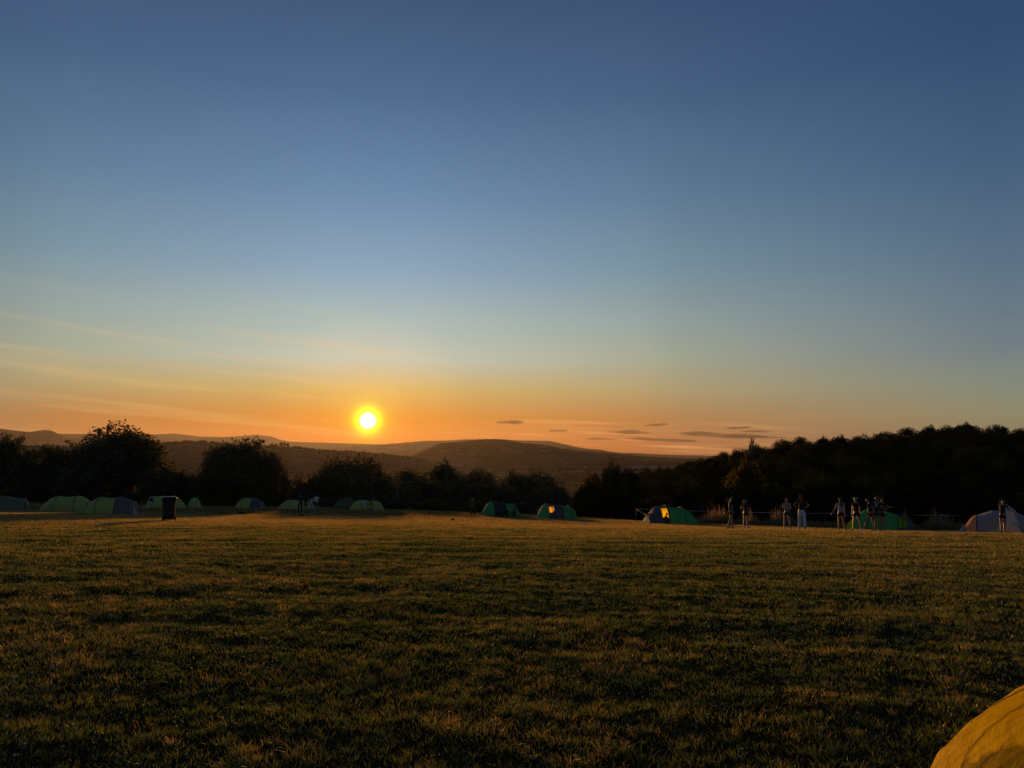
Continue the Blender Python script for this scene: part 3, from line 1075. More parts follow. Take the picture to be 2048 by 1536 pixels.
# ------------------------------------------------------------ haze of the evening air
hz = bpy.data.meshes.new('haze')
hb = MB()
hb.box((0, 0, (560 - 125) / 2), (62000, 40400, 685))
hzm = bpy.data.materials.new('haze_air')
hzm.use_nodes = True
ht = hzm.node_tree
ht.nodes.remove(ht.nodes['Principled BSDF'])
pv = ht.nodes.new('ShaderNodeVolumePrincipled')
pv.inputs['Color'].default_value = (.40, .36, .37, 1)
pv.inputs['Density'].default_value = 1.8e-5
pv.inputs['Anisotropy'].default_value = .6
ht.links.new(pv.outputs[0], ht.nodes['Material Output'].inputs['Volume'])
ho = hb.build('haze', hzm, smooth=False)
ho['kind'] = 'stuff'

# ------------------------------------------------------------ small dark clouds low in the west (beyond the haze)
cm = bpy.data.materials.new('cloud_vapour')
cm.use_nodes = True
ct = cm.node_tree
ct.nodes.remove(ct.nodes['Principled BSDF'])
cvn = ct.nodes.new('ShaderNodeVolumePrincipled')
cvn.inputs['Color'].default_value = (.20, .13, .13, 1)
cvn.inputs['Density'].default_value = .0016
cvn.inputs['Anisotropy'].default_value = .1
ct.links.new(cvn.outputs[0], ct.nodes['Material Output'].inputs['Volume'])
CLOUDS = [(1021, 845, 66, 7, 0, 'small dark lens-shaped cloud standing alone nearest the sun'), (1116, 862, 38, 5, .02, 'tiny dark cloud left of the cloud bank, above the long ridge'),
          (1258, 865, 84, 9, .03, 'thick short dark cloud at the left of the cloud bank'), (1313, 850, 48, 4.5, -.01, 'thin dark cloud streak floating above the thick short cloud'),
          (1475, 856, 44, 4.5, 0, 'small dark cloud streak above the longest cloud, over the valley end'), (1398, 867, 92, 7, .02, 'dark cloud lying on the left shoulder of the longest cloud'),
          (1470, 873, 190, 9, .03, 'longest dark cloud, pointing at the wooded skyline'), (1322, 880, 150, 8, .05, 'broad faint dark cloud below the thick short cloud'),
          (1198, 878, 60, 4.5, .03, 'narrow dark cloud low above the far right slope of the ridge'), (1512, 863, 60, 3.5, .03, 'faintest thin cloud streak at the right end of the bank')]
crs = np.random.RandomState(4)
for px, py, wpx, hpx, tilt, lab in CLOUDS:
    D = 24000.0
    c = at(px, py, D)
    a, b_, c_ = wpx / FPX * D / 2, 900.0, hpx / FPX * D / 2 * .88
    nu, nv = 48, 16
    V = []
    ph = crs.uniform(0, 6.28, 4)
    for i in range(nv + 1):
        th = math.pi * i / nv
        for j in range(nu):
            fi = 2 * math.pi * j / nu
            xx, yy, zq = math.sin(th) * math.cos(fi), math.sin(th) * math.sin(fi), math.cos(th)
            bul = 1 + .22 * math.sin(xx * 5 + ph[0]) + .14 * math.sin(xx * 11 + ph[1] + yy * 3) + .08 * math.sin(xx * 23 + ph[2])
            V.append((xx * a * (1 + .12 * math.sin(3 * zq + ph[3])), yy * b_ * bul, (zq * (1.15 if zq > 0 else .75)) * c_ * bul * (1 - .45 * abs(xx) ** 1.5) - xx * a * tilt))
    g = np.arange((nv + 1) * nu).reshape(nv + 1, nu)
    qd = np.stack([g[:-1], g[1:], np.roll(g, -1, 1)[1:], np.roll(g, -1, 1)[:-1]], -1).reshape(-1, 4)
    o = link('cloud', mesh_arrays('cloud', V, quads=qd), cm, loc=c)
    tag(o, lab, 'cloud')

# ------------------------------------------------------------ tents
F_GREEN = fabric('tent_green', (.075, .40, .09), (.12, .50, .07), .36, bump=.35, bscale=3)
F_LIGHT = fabric('tent_pale_green', (.56, .56, .12), (.50, .54, .08), .34, bump=.35, bscale=3)
F_OLIVE = fabric('tent_olive', (.13, .13, .045), (.08, .09, .03), .25, bump=.35, bscale=3)
F_NAVY = fabric('tent_slate', (.085, .078, .075), (.03, .03, .03), .08, bump=.3, bscale=3)
F_PURPLE = fabric('tent_purple_grey', (.19, .12, .105), (.08, .04, .04), .12, bump=.3, bscale=3)
F_BROWN = fabric('tent_brown', (.030, .022, .020), (.02, .01, .01), .08, bump=.3, bscale=3)
F_GREY = fabric('tent_grey_white', (.34, .29, .28), (.22, .18, .18), .16, bump=.35, bscale=2.5)
F_DGREY = fabric('tent_weathered_grey', (.18, .17, .09), (.08, .08, .05), .15, bump=.35, bscale=2.5)
F_YEL = fabric('panel_yellow', (.60, .52, .04), (.95, .72, .03), .85, gloss=0, bump=.1)
F_AMB = fabric('panel_amber', (.60, .36, .08), (.95, .55, .08), .85, gloss=0, bump=.1)
F_ORA = fabric('panel_orange', (.95, .50, .26), (1.0, .62, .32), .6, gloss=0, bump=.2)
F_LIME = fabric('panel_lime', (.40, .55, .03), (.70, .95, .03), .8, gloss=0, bump=.15)
F_WHITE = fabric('cloth_white', (.62, .60, .60), (.5, .45, .42), .25, bump=.4, bscale=5)
POLE = plain('pole_sleeve', (.012, .014, .014), (.020, .022, .022), .6)
CORD = plain('guy_cord', (.25, .24, .22), None, .8)


def arch_pt(st, v):
    """st = (x, height, half width); v from 0 (near foot) to 1 (far foot)"""
    x, h, w = st[:3]
    a = math.pi * v
    c, s_ = math.cos(a), math.sin(a)
    return Vector((x, -w * (abs(c) ** .72) * (1 if c > 0 else -1), h * (s_ ** .78 if s_ > 0 else 0)))


def section(mb, s0, s1, sag, v0=0.0, v1=1.0, nu=10, nv=26, hole=None, u0=0.0, u1=1.0, off=0.0):
    b = len(mb.v)
    for i in range(nu + 1):
        u = u0 + (u1 - u0) * i / nu
        ease = u
        if abs(s1[1] - s0[1]) > .25 * max(s0[1], s1[1]):
            ease = math.sin(u * math.pi / 2) ** .95 if s1[1] > s0[1] else 1 - math.sin((1 - u) * math.pi / 2) ** .95
        for j in range(nv + 1):
            v = v0 + (v1 - v0) * j / nv
            p = arch_pt(s0, v) * (1 - ease) + arch_pt(s1, v) * ease
            p.x = s0[0] * (1 - u) + s1[0] * u
            k = 1 - sag * 4 * u * (1 - u)
            wob = .010 * math.sin(7 * u + 19 * v) + .008 * math.sin(23 * v - 11 * u)
            mb.v.append((p.x, p.y * k * (1 + wob) + off * math.copysign(1, p.y if abs(p.y) > 1e-6 else 1), p.z * k * (1 + wob * .4) + abs(off) * .3))
    for i in range(nu):
        for j in range(nv):
            uc, vc = u0 + (u1 - u0) * (i + .5) / nu, v0 + (v1 - v0) * (j + .5) / nv
            if hole and any(h[0] < uc < h[1] and h[2] < vc < h[3] for h in hole):
                continue
            a = b + i * (nv + 1) + j
            mb.f.append((a, a + nv + 1, a + nv + 2, a + 1))


def tent(px0, px1, base_py_depth, hpx, stations, secs, label, group=None, turn=0.0, wid=1.05, cat='tent', windows=(), poles=None, flaps=(), vent=True, name='tunnel_tent'):
    """stations: fractions (x, height, half width) along the tent from its left end; secs: (material, sag, holes)"""
    depth = base_py_depth
    pm = (px0 + px1) / 2
    loc = stand(pm, depth)
    L = ((px1 - px0) / FPX * depth - .7 * wid * abs(math.sin(turn))) / max(.3, math.cos(turn))
    H = hpx / FPX * depth
    e = empty(name, loc, -math.atan((pm - 1024) / FPX) + turn)
    tag(e, label, cat, group)
    # follow the ground: tilt along the tent
    dx = Vector((math.cos(e.rotation_euler.z), math.sin(e.rotation_euler.z), 0)) * L / 2
    za, zb_ = Zf(*(loc - dx).xy), Zf(*(loc + dx).xy)
    e.rotation_euler.y = -math.atan2(zb_ - za, L)
    loc.z = (za + zb_) / 2 - .02
    e.location = loc
    st = [((x - .5) * L, h * H, w * wid) for x, h, w in stations]
    for i, sc in enumerate(secs):
        mat, sag, hole = sc
        mb = MB()
        section(mb, st[i], st[i + 1], sag, hole=hole, nu=16 if hole else 8, nv=48 if hole else 26)
        if i == 0 and st[0][1] > .02:
            b = len(mb.v)
            mb.v += [tuple(arch_pt(st[0], j / 12)) for j in range(13)]
            mb.f.append(tuple(range(b, b + 13)))
        if i == len(secs) - 1 and st[-1][1] > .02:
            b = len(mb.v)
            mb.v += [tuple(arch_pt(st[-1], j / 12)) for j in range(13)]
            mb.f.append(tuple(range(b, b + 13)))
        part = mb.build('end_panel' if i in (0, len(secs) - 1) else 'fly_panel', mat, e)
        for (si, u0, u1, v0, v1, wm_) in windows:
            if si == i:
                wb = MB()
                section(wb, st[i], st[i + 1], sag, v0, v1, 6, 10, None, u0, u1, -.012)
                wb.build('window', wm_, part)
    for i in (poles if poles is not None else range(1, len(stations) - 1)):
        mb = MB()
        mb.tube([arch_pt(st[i], j / 26) * 1.006 for j in range(27)], .022, 6)
        mb.build('pole', POLE, e)
    if vent:
        mb = MB()
        s1 = st[1]
        mb.add([(s1[0] - .30, -.16, s1[1] * .80), (s1[0] - .30, .16, s1[1] * .80), (s1[0] - .02, .2, s1[1] * 1.03), (s1[0] - .02, -.2, s1[1] * 1.03)], [(0, 1, 2, 3)])
        mb.build('vent_flap', secs[0][0], e)
    mb = MB()
    for sx, sg in ((st[0][0], -1), (st[-1][0], 1)):
        tipx = sx + sg * .38
        for yy in (-.5, .5):
            mb.tube([(sx - sg * .25, yy * .8, H * .42), (tipx, yy * 1.5, .0)], .006, 4)
    mb.build('guy_rope', CORD, e)
    for (fx, fy, sz_, m_) in flaps:
        mb = MB()
        x0 = (fx - .5) * L
        mb.add([(x0, fy, sz_), (x0 + sz_ * .25, fy - .05, sz_ * .45), (x0 + sz_ * .75, fy - .1, 0.0), (x0 - sz_ * .05, fy - .08, 0.0)], [(0, 1, 2, 3)])
        mb.build('door_flap', m_, e)
    return e


GT = 'green tunnel tents along the field edge'
STD = [(0, .07, .42), (.30, 1, 1), (.68, .99, 1.0), (.95, .66, .78), (1, .05, .72)]
dome = [(0, .04, .55), (.16, .60, .85), (.40, .98, 1.0), (.62, 1.0, 1.0), (.86, .70, .85), (1, .04, .6)]
tent(-75, 50, 58, 31, [(0, .04, .5), (.25, .8, .95), (.62, 1.0, 1.05), (.90, .82, .95), (1, .05, .8)],
     [(F_DGREY, .02, None)] * 3 + [(F_DGREY, .0, None)], 'weathered grey dome tent cut by the left edge of the photo', wid=1.2, poles=(3,), vent=False, name='dome_tent', flaps=((.86, -.9, .7, F_GREY),))
tent(84, 182, 64, 30, [(0, .04, .40), (.34, .97, 1), (.70, 1.0, 1.0), (.93, .62, .8), (1, .05, .7)],
     [(F_LIGHT, .02, None), (F_LIGHT, .06, None), (F_LIGHT, .02, None), (F_LIGHT, 0, None)], 'all-green tunnel tent between the grey dome and the purple-ended tent', GT, turn=R(-20), poles=(1, 2, 3))
tent(172, 270, 56, 34, [(0, .04, .38), (.30, .97, 1), (.66, 1.0, 1.0), (.93, .80, .85), (1, .05, .75)],
     [(F_LIGHT, .02, None), (F_LIGHT, .07, None), (F_PURPLE, .01, None), (F_PURPLE, 0, None)], 'green tunnel tent with purple-grey right end, left of the wheelie bin', GT, turn=R(-22), poles=(1, 2), flaps=((1.0, -.5, .62, F_WHITE),))
tent(296, 369, 78, 24, [(0, .3, .7), (.12, .96, .95), (.42, 1.0, 1.0), (.72, .92, .9), (1, .05, .5)],
     [(F_LIGHT, .02, None), (F_LIGHT, .03, None), (F_PURPLE, .02, None), (F_LIGHT, .02, None)], 'green and purple tunnel tent half hidden behind the wheelie bin', GT, poles=(1, 2))
tent(374, 402, 80, 21, [(0, .05, .5), (.45, .98, .9), (.62, 1.0, .9), (1, .05, .5)],
     [(F_LIGHT, .02, None), (F_LIGHT, .02, None), (F_LIGHT, .02, None)], 'small green tent seen end-on, right of the wheelie bin', GT, wid=.9, poles=(2,), vent=False)
tent(471, 527, 84, 20, [(0, .05, .42), (.33, .97, 1), (.66, 1.0, 1.0), (.92, .66, .8), (1, .05, .7)],
     [(F_LIGHT, .02, None), (F_LIGHT, .05, None), (F_NAVY, .02, None), (F_NAVY, 0, None)], 'green tunnel tent with grey right end, alone below the second big round tree', GT, turn=R(-24), poles=(1, 2), flaps=((1.0, -.5, .6, F_GREY),))
tent(556, 628, 82, 19, [(0, .05, .40), (.34, .98, 1), (.66, .95, 1.0), (.92, .62, .8), (1, .05, .7)],
     [(F_LIGHT, .02, None), (F_LIGHT, .03, None), (F_LIGHT, .02, None), (F_LIGHT, 0, None)], 'green tunnel tent partly hidden by the standing group of four', GT, poles=(1, 2))
tent(667, 714, 88, 21, dome, [(F_OLIVE, .01, None)] * 5, 'dark olive dome tent left of and behind the open green tent', wid=1.1, poles=(2,), vent=False, name='dome_tent')
tent(700, 768, 83, 20, [(0, .05, .42), (.26, .97, 1), (.42, 1.0, 1.0), (.58, .98, 1.0), (.80, .90, .9), (1, .05, .7)],
     [(F_LIGHT, .02, None), (F_LIGHT, .01, None), (F_NAVY, .01, [(.15, .95, .05, .30)]), (F_LIGHT, .02, None), (F_LIGHT, 0, None)],
     'green tunnel tent with dark open door and a white cloth in it, below the sun', GT, turn=R(16), poles=(1, 3))
tent(963, 1040, 71, 28, [(0, .05, .5), (.24, 1, 1), (.46, .99, 1.0), (.55, .95, 1.0), (.80, .92, .95), (.94, .40, .75), (1, .04, .6)],
     [(F_GREEN, .02, None), (F_BROWN, .01, None), (F_BROWN, .01, None), (F_GREEN, .07, None), (F_GREEN, .01, None), (F_GREEN, 0, None)],
     'green tunnel tent with dark brown middle band and people sitting before it', GT, turn=R(18), poles=(1, 3, 4))
tent(1073, 1154, 66, 29, [(0, .05, .45), (.22, 1.0, 1), (.38, 1.0, 1.0), (.60, .90, 1.0), (.80, .90, .95), (1, .05, .6)],
     [(F_GREEN, .02, None), (F_NAVY, .01, [(.04, .96, .12, .40), (.04, .96, .66, .94)]), (F_NAVY, .02, None), (F_GREEN, .03, None), (F_GREEN, .0, None)],
     'green and slate tunnel tent with a glowing orange window', GT, turn=R(16), poles=(1, 3, 4), windows=((1, .04, .55, .12, .36, F_AMB), (1, .62, .96, .16, .40, F_ORA)))
tent(1290, 1396, 56, 35, [(0, .06, .80), (.10, .55, .95), (.22, .97, 1), (.38, 1.0, 1.0), (.68, .93, 1.0), (.93, .30, .75), (1, .04, .45)],
     [(F_NAVY, .0, None), (F_NAVY, .01, None), (F_NAVY, .01, [(.0, .8, .10, .43), (.0, .95, .62, .95)]), (F_GREEN, .07, None), (F_GREEN, .03, None), (F_GREEN, 0, None)],
     'bright green tunnel tent with slate left end and a large yellow lit panel', GT, turn=R(20), poles=(3, 4), windows=((2, .0, .8, .10, .43, F_YEL),), flaps=((-.01, -.6, .45, F_WHITE),))
tent(1697, 1822, 46, 41, [(0, .05, .55), (.12, .50, .8), (.36, 1.0, 1.0), (.62, .90, 1.0), (.78, .70, .95), (.92, .42, .85), (1, .05, .75)],
     [(F_LIME, .0, None), (F_GREEN, .01, None), (F_GREEN, .03, None), (F_GREEN, .01, None), (F_NAVY, .0, [(.0, .85, .08, .40), (.0, .9, .60, .93)]), (F_NAVY, 0, None)],
     'green tunnel tent with lime lit stripes, behind the group of standing girls', GT, turn=R(-4), poles=(2, 4), windows=((4, .0, .40, .08, .40, F_LIME), (4, .48, .85, .08, .40, F_LIME)), vent=False)
tent(1928, 2076, 38.5, 46, [(0, .05, .62), (.10, .36, .85), (.24, .80, 1.0), (.42, 1.0, 1.08), (.60, .98, 1.08), (.80, .72, .95), (1, .05, .7)],
     [(F_GREY, .0, [(.1, 1.0, .52, .97)]), (F_ORA, .0, [(.0, 1.0, .60, .97)]), (F_GREY, .01, None), (F_GREY, .01, None), (F_GREY, .01, None), (F_PURPLE, .0, None)],
     'pale grey dome tent with an orange side panel at the right edge of the photo', wid=1.0, poles=(2,), vent=False, name='dome_tent')

# the yellow tent close by
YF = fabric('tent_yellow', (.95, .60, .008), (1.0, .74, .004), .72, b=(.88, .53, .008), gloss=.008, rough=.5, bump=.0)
yn, yk = YF.node_tree.nodes, YF.node_tree.links
ybp = next(q_ for q_ in yn if q_.type == 'BUMP')
yco = yn.new('ShaderNodeTexCoord')
yat = yn.new('ShaderNodeAttribute')
yat.attribute_name = 'fold'
ymp = yn.new('ShaderNodeMapping')
ymp.inputs['Scale'].default_value = (3.2, 3.2, 1.0)
yk.new(yco.outputs['Object'], ymp.inputs[0])
yz1 = yn.new('ShaderNodeTexNoise')
yz1.inputs['Scale'].default_value = 5
yz1.inputs['Detail'].default_value = 2.5
yz1.inputs['Distortion'].default_value = .9
yk.new(ymp.outputs[0], yz1.inputs[0])
yr = math_node(yn, yk, 'ABSOLUTE', math_node(yn, yk, 'SUBTRACT', yz1.outputs[0], .5))
yr = math_node(yn, yk, 'MULTIPLY', math_node(yn, yk, 'POWER', math_node(yn, yk, 'SUBTRACT', 1.0, math_node(yn, yk, 'MULTIPLY', yr, 9.0, clamp=True)), 2.0), .4)
yv = yn.new('ShaderNodeTexNoise')
yv.inputs['Scale'].default_value = 26
yv.inputs['Detail'].default_value = 3
yk.new(yco.outputs['Object'], yv.inputs[0])
yk.new(math_node(yn, yk, 'ADD', yr, math_node(yn, yk, 'MULTIPLY', yv.outputs[0], .10)), ybp.inputs['Height'])
ybp.inputs['Strength'].default_value = .5
ybp.inputs['Distance'].default_value = .012
ytr = next(q_ for q_ in yn if q_.type == 'BSDF_TRANSLUCENT')
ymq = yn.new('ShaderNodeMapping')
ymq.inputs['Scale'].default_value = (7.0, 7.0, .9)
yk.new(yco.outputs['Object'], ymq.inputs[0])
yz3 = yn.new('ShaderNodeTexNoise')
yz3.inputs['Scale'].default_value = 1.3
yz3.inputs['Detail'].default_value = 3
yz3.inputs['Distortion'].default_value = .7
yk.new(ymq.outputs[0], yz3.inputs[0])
# fold shadows painted into the translucent colour by upright streaks of noise
yfold_shade = ramp(yn, yk, yz3.outputs[0], [(.30, (.42, .27, .004)), (.44, (.80, .56, .004)), (.56, (1.0, .76, .005)), (.70, (.70, .48, .004))])
yk.new(yfold_shade, ytr.inputs[0])
yot = next(q_ for q_ in yn if q_.type == 'OUTPUT_MATERIAL')
ysrc = yot.inputs[0].links[0].from_socket
ytp = yn.new('ShaderNodeBsdfTransparent')
ytp.inputs[0].default_value = (1.0, .90, .4, 1)
ymx = yn.new('ShaderNodeMixShader')
ymx.inputs[0].default_value = .26
yk.new(ysrc, ymx.inputs[1])
yk.new(ytp.outputs[0], ymx.inputs[2])
yk.new(ymx.outputs[0], yot.inputs[0])
yl = Vector((3.3, 2.9, 0))
yl.z = Zf(yl.x, yl.y) - .02
ye = empty('yellow_dome_tent', yl)
tag(ye, 'wrinkled golden yellow dome tent filling the bottom right corner', 'tent')
YR, YH = 1.70, 1.0


def ypt(th, s_):
    """th round the tent, s_ from 0 (top) to 1 (ground)"""
    c, q_ = math.cos(th), math.sin(th)
    e_ = .80 + .20 * (abs(c) ** 3 + abs(q_) ** 3)
    rad = (1 - (1 - s_) ** 1.75) ** .95 if s_ < 1 else 1.0
    rr_ = YR * (rad * e_)
    z_ = YH * (1 - s_ ** 1.3) if s_ < 1 else 0
    low = max(0, (s_ - .42) / .58)
    wv_ = math.sin(th * 5 + 1) * 1.5
    rd = lambda v_: (1 - abs(math.sin(v_))) ** 2.2
    fold = (.030 * rd(th * 27 + wv_) * (.4 + .6 * math.sin(th * 7) ** 2) + .020 * rd(th * 46 + s_ * 1.2 + wv_)) * low
    crk = (.005 * rd(th * 9 + s_ * 9 + wv_) + .004 * rd(th * 15 - s_ * 14 + 2)) * min(1, s_ * 3) + .006 * math.sin(th * 8) * math.sin(s_ * 9)
    rr_ += fold + crk
    return Vector((rr_ * c, rr_ * q_, z_ + crk * .8))


nu, nv = 900, 120
V = [tuple(ypt(2 * math.pi * j / nu, (i + .001) / nv)) for i in range(nv + 1) for j in range(nu)]
g = np.arange((nv + 1) * nu).reshape(nv + 1, nu)
qd = np.stack([g[:-1], g[1:], np.roll(g, -1, 1)[1:], np.roll(g, -1, 1)[:-1]], -1).reshape(-1, 4)
ym = mesh_arrays('fly', V, quads=qd)
ya = ym.attributes.new('fold', 'FLOAT_VECTOR', 'POINT')
ya.data.foreach_set('vector', np.array([(math.cos(2 * math.pi * j / nu) * 4, (i / nv) * 9, math.sin(2 * math.pi * j / nu) * 4) for i in range(nv + 1) for j in range(nu)], np.float32).ravel())
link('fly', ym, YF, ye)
seam_m = fabric('seam_yellow', (.66, .42, .05), (.7, .4, .03), .3, gloss=.05, bump=0)
for th in (.40, 1.20, 2.35, 3.28, 3.62, 4.55, 5.5):
    mb = MB()
    mb.tube([ypt(th, max(.001, i / 70)) * 1.004 for i in range(71)], .0035, 5, cap=False)
    mb.build('seam', seam_m, ye)
for k in range(4):
    mb = MB()
    th = math.pi / 4 + k * math.pi / 2
    mb.tube([ypt(th, max(.001, i / 40)) * .955 for i in range(41)], .006, 6)
    mb.build('pole', POLE, ye)

# ------------------------------------------------------------ people
def cloth(name, a, b=None):
    return plain(name, a, b, .85, 9, .15)


SKIN = plain('skin', (.27, .15, .10), (.22, .12, .075), .55, 8)
C_BLACK = cloth('cloth_black', (.018, .018, .022))
C_DARK = cloth('cloth_charcoal', (.035, .034, .040))
C_GREY = cloth('cloth_blue_grey', (.24, .26, .31))
C_LIGHT = cloth('cloth_light_grey', (.34, .34, .38))
C_WHITE = cloth('cloth_white_cotton', (.66, .64, .64))
C_PALE = cloth('cloth_pale_trouser', (.42, .40, .42))
H_BROWN = cloth('hair_brown', (.075, .040, .022))
H_DARK = cloth('hair_dark', (.022, .015, .012))
H_BLOND = cloth('hair_blonde', (.34, .22, .11))
H_RED = cloth('hair_auburn', (.20, .075, .03))
PRINT = cloth('print_white', (.6, .6, .6))


def skin_obj(name, nodes, edges, mat, parent, root=0, sub=1):
    me = bpy.data.meshes.new(name)
    me.from_pydata([tuple(v[0]) for v in nodes], edges, [])
    o = link(name, me, mat, parent)
    m = o.modifiers.new('skin', 'SKIN')
    m.use_smooth_shade = True
    m.branch_smoothing = .6
    for i, v in enumerate(nodes):
        r_ = v[1]
        me.skin_vertices[0].data[i].radius = r_ if isinstance(r_, tuple) else (r_, r_)
        me.skin_vertices[0].data[i].use_root = (i == root)
    s = o.modifiers.new('smooth', 'SUBSURF')
    s.levels = sub
    s.render_levels = sub
    return o


def person(px, depth, hgt, face, pose, wear, label, group=None, dz=0.0):
    """pose: lean, turn, legs [(forward, out, knee)], arms [(upper vector, fore vector)], each left then right of the figure"""
    loc = stand(px, depth, dz)
    k = hgt / 1.68
    lean = R(pose.get('lean', 0))
    legs = pose.get('legs', [(2, 4, 2), (-2, 4, 2)])
    arms = pose.get('arms', [((.12, .02, -1), (.05, .15, -1))] * 2)
    A_, B_ = [], []
    lo = 0
    L = []
    for side, (f, s_, kn) in zip((-1, 1), legs):
        f, s_, kn = R(f), R(s_), R(kn)
        th = Vector((side * math.sin(s_), math.sin(f) * math.cos(s_), -math.cos(f) * math.cos(s_)))
        sh = Vector((side * math.sin(s_) * .8, math.sin(f - kn), -math.cos(f - kn))).normalized()
        hip = Vector((side * .085, 0, -.03))
        kne = hip + th * .42
        ank = kne + sh * .40
        toe = ank + Vector((side * .03, .15, -.045))
        hee = ank + Vector((0, -.035, -.05))
        L.append((hip, kne, ank, toe, hee))
        lo = min(lo, ank.z - .08)
    pz = pose.get('pz', -lo)
    off = Vector((0, 0, pz))

    def up(v):
        v = Vector(v)
        c, s_ = math.cos(lean), math.sin(lean)
        return Vector((v.x, v.y * c + v.z * s_, v.z * c - v.y * s_)) + off

    sc = lambda nodes: [(Vector(p_) * k, (tuple(q * k for q in r_) if isinstance(r_, tuple) else r_ * k)) for p_, r_ in nodes]
    hn = R(pose.get('nod', 0))
    ht_ = R(pose.get('turn', 0))

    def head(v):
        v = Vector(v)
        c, s_ = math.cos(hn), math.sin(hn)
        v = Vector((v.x, v.y * c + v.z * s_, v.z * c - v.y * s_))
        c, s_ = math.cos(ht_), math.sin(ht_)
        return up(Vector((v.x * c - v.y * s_, v.x * s_ + v.y * c, v.z + .535)))

    nodes = [(up((0, 0, 0)), .112), (up((0, 0, .13)), .094), (up((0, .01, .28)), .108), (up((0, 0, .40)), .085), (up((0, .0, .48)), .045), (head((0, .015, .01)), .058),
             (head((0, .02, .085)), .082), (head((0, .01, .155)), .050)]
    edges = [(0, 1), (1, 2), (2, 3), (3, 4), (4, 5), (5, 6), (6, 7)]
    n0 = len(nodes)
    nodes += [(head((0, .112, .06)), .014), (head((-.085, .0, .065)), .016), (head((.085, .0, .065)), .016)]
    edges += [(6, n0), (6, n0 + 1), (6, n0 + 2)]
    arm_pts = []
    for side, (ua, fa) in zip((-1, 1), arms):
        ua, fa = Vector(ua).normalized(), Vector(fa).normalized()
        ua.x *= side
        fa.x *= side
        c, s_ = math.cos(lean), math.sin(lean)
        rot = (lambda v: Vector((v.x, v.y * c + v.z * s_, v.z * c - v.y * s_))) if not pose.get('arms_world') else (lambda v: v)
        ua, fa = rot(ua), rot(fa)
        sh = up((side * .160, 0, .405))
        el = sh + ua * .27
        wr_ = el + fa * .235
        pl = wr_ + fa * .065
        arm_pts.append((sh, el, wr_, pl, fa))
        b = len(nodes)
        nodes += [(sh, .050), (el, .036), (wr_, .024), (pl, .030)]
        edges += [(3, b), (b, b + 1), (b + 1, b + 2), (b + 2, b + 3)]
        sd = fa.cross(Vector((0, 0, 1)) if abs(fa.z) < .9 else Vector((0, 1, 0))).normalized()
        for q_ in range(4):
            t_ = len(nodes)
            base = pl + sd * (q_ - 1.5) * .019
            nodes += [(base + fa * .045, .0085), (base + fa * (.078 + .008 * (q_ % 3)) + Vector((0, 0, -.008)), .007)]
            edges += [(b + 3, t_), (t_, t_ + 1)]
        t_ = len(nodes)
        nodes += [(pl + sd * .045 - fa * .01, .010), (pl + sd * .055 + fa * .03, .008)]
        edges += [(b + 3, t_), (t_, t_ + 1)]
    for hip, kne, ank, toe, hee in L:
        b = len(nodes)
        nodes += [(hip + off, .088), ((hip + kne) / 2 + off, .072), (kne + off, .052), ((kne * .6 + ank * .4) + off, .052), (ank + off, .034), (toe + off, .028)]
        edges += [(0, b), (b, b + 1), (b + 1, b + 2), (b + 2, b + 3), (b + 3, b + 4), (b + 4, b + 5)]
    body = skin_obj('person', sc(nodes), edges, wear.get('skin', SKIN), None)
    body.location = loc
    body.rotation_euler = (0, 0, R(face))
    tag(body, label, 'person', group)
    # top
    tn = [(up((0, 0, -.04)), .146), (up((0, 0, .13)), .126), (up((0, .01, .28)), .138), (up((0, 0, .40)), .110), (up((0, 0, .455)), .062)]
    te = [(0, 1), (1, 2), (2, 3), (3, 4)]
    sl_ = wear.get('sleeve', .55)
    for sh, el, wr_, pl, fa in arm_pts:
        b = len(tn)
        if sl_ > 1:
            tn += [(sh, .064), (el, .052), (wr_, .038)]
            te += [(3, b), (b, b + 1), (b + 1, b + 2)]
        else:
            tn += [(sh, .064), (sh.lerp(el, sl_), .054)]
            te += [(3, b), (b, b + 1)]
    skin_obj('shirt', sc(tn), te, wear['top'], body)
    # shorts, trousers or skirt
    bn = [(up((0, 0, .06)), .110), (up((0, 0, -.01)), .128)]
    be = [(0, 1)]
    kind = wear.get('bottom_kind', 'shorts')
    for hip, kne, ank, toe, hee in L:
        b = len(bn)
        if kind == 'shorts':
            bn += [(hip + off, .100), (hip.lerp(kne, .5) + off, .088)]
            be += [(1, b), (b, b + 1)]
        else:
            fl = wear.get('flare', 1.0)
            bn += [(hip + off, .100), (kne + off, .072 * fl), (ank + off, .062 * fl)]
            be += [(1, b), (b, b + 1), (b + 1, b + 2)]
    if kind == 'dress':
        bn = [(up((0, 0, .06)), .112), (off + Vector((0, 0, -.12)), .145), (off + Vector((0, 0, -.34)), .165), (off + Vector((0, 0, -.52)), .175)]
        be = [(0, 1), (1, 2), (2, 3)]
    skin_obj({'shorts': 'shorts', 'trousers': 'trousers', 'dress': 'skirt'}[kind], sc(bn), be, wear['bottom'], body)
    for hip, kne, ank, toe, hee in L:
        skin_obj('shoe', sc([(ank + off + Vector((0, 0, -.015)), .040), (hee + off, .036), (toe + off + Vector((0, -.05, 0)), .040), (toe + off + Vector((0, .025, -.008)), .030)]),
                 [(0, 1), (0, 2), (2, 3)], wear.get('shoe', C_LIGHT), body)
    # hair
    hs = wear.get('style', 'long')
    hm = wear['hair']
    hn_ = [(head((0, .0, .135)), .082), (head((0, -.035, .09)), .088), (head((0, -.05, .02)), .068)]
    he = [(0, 1), (1, 2)]
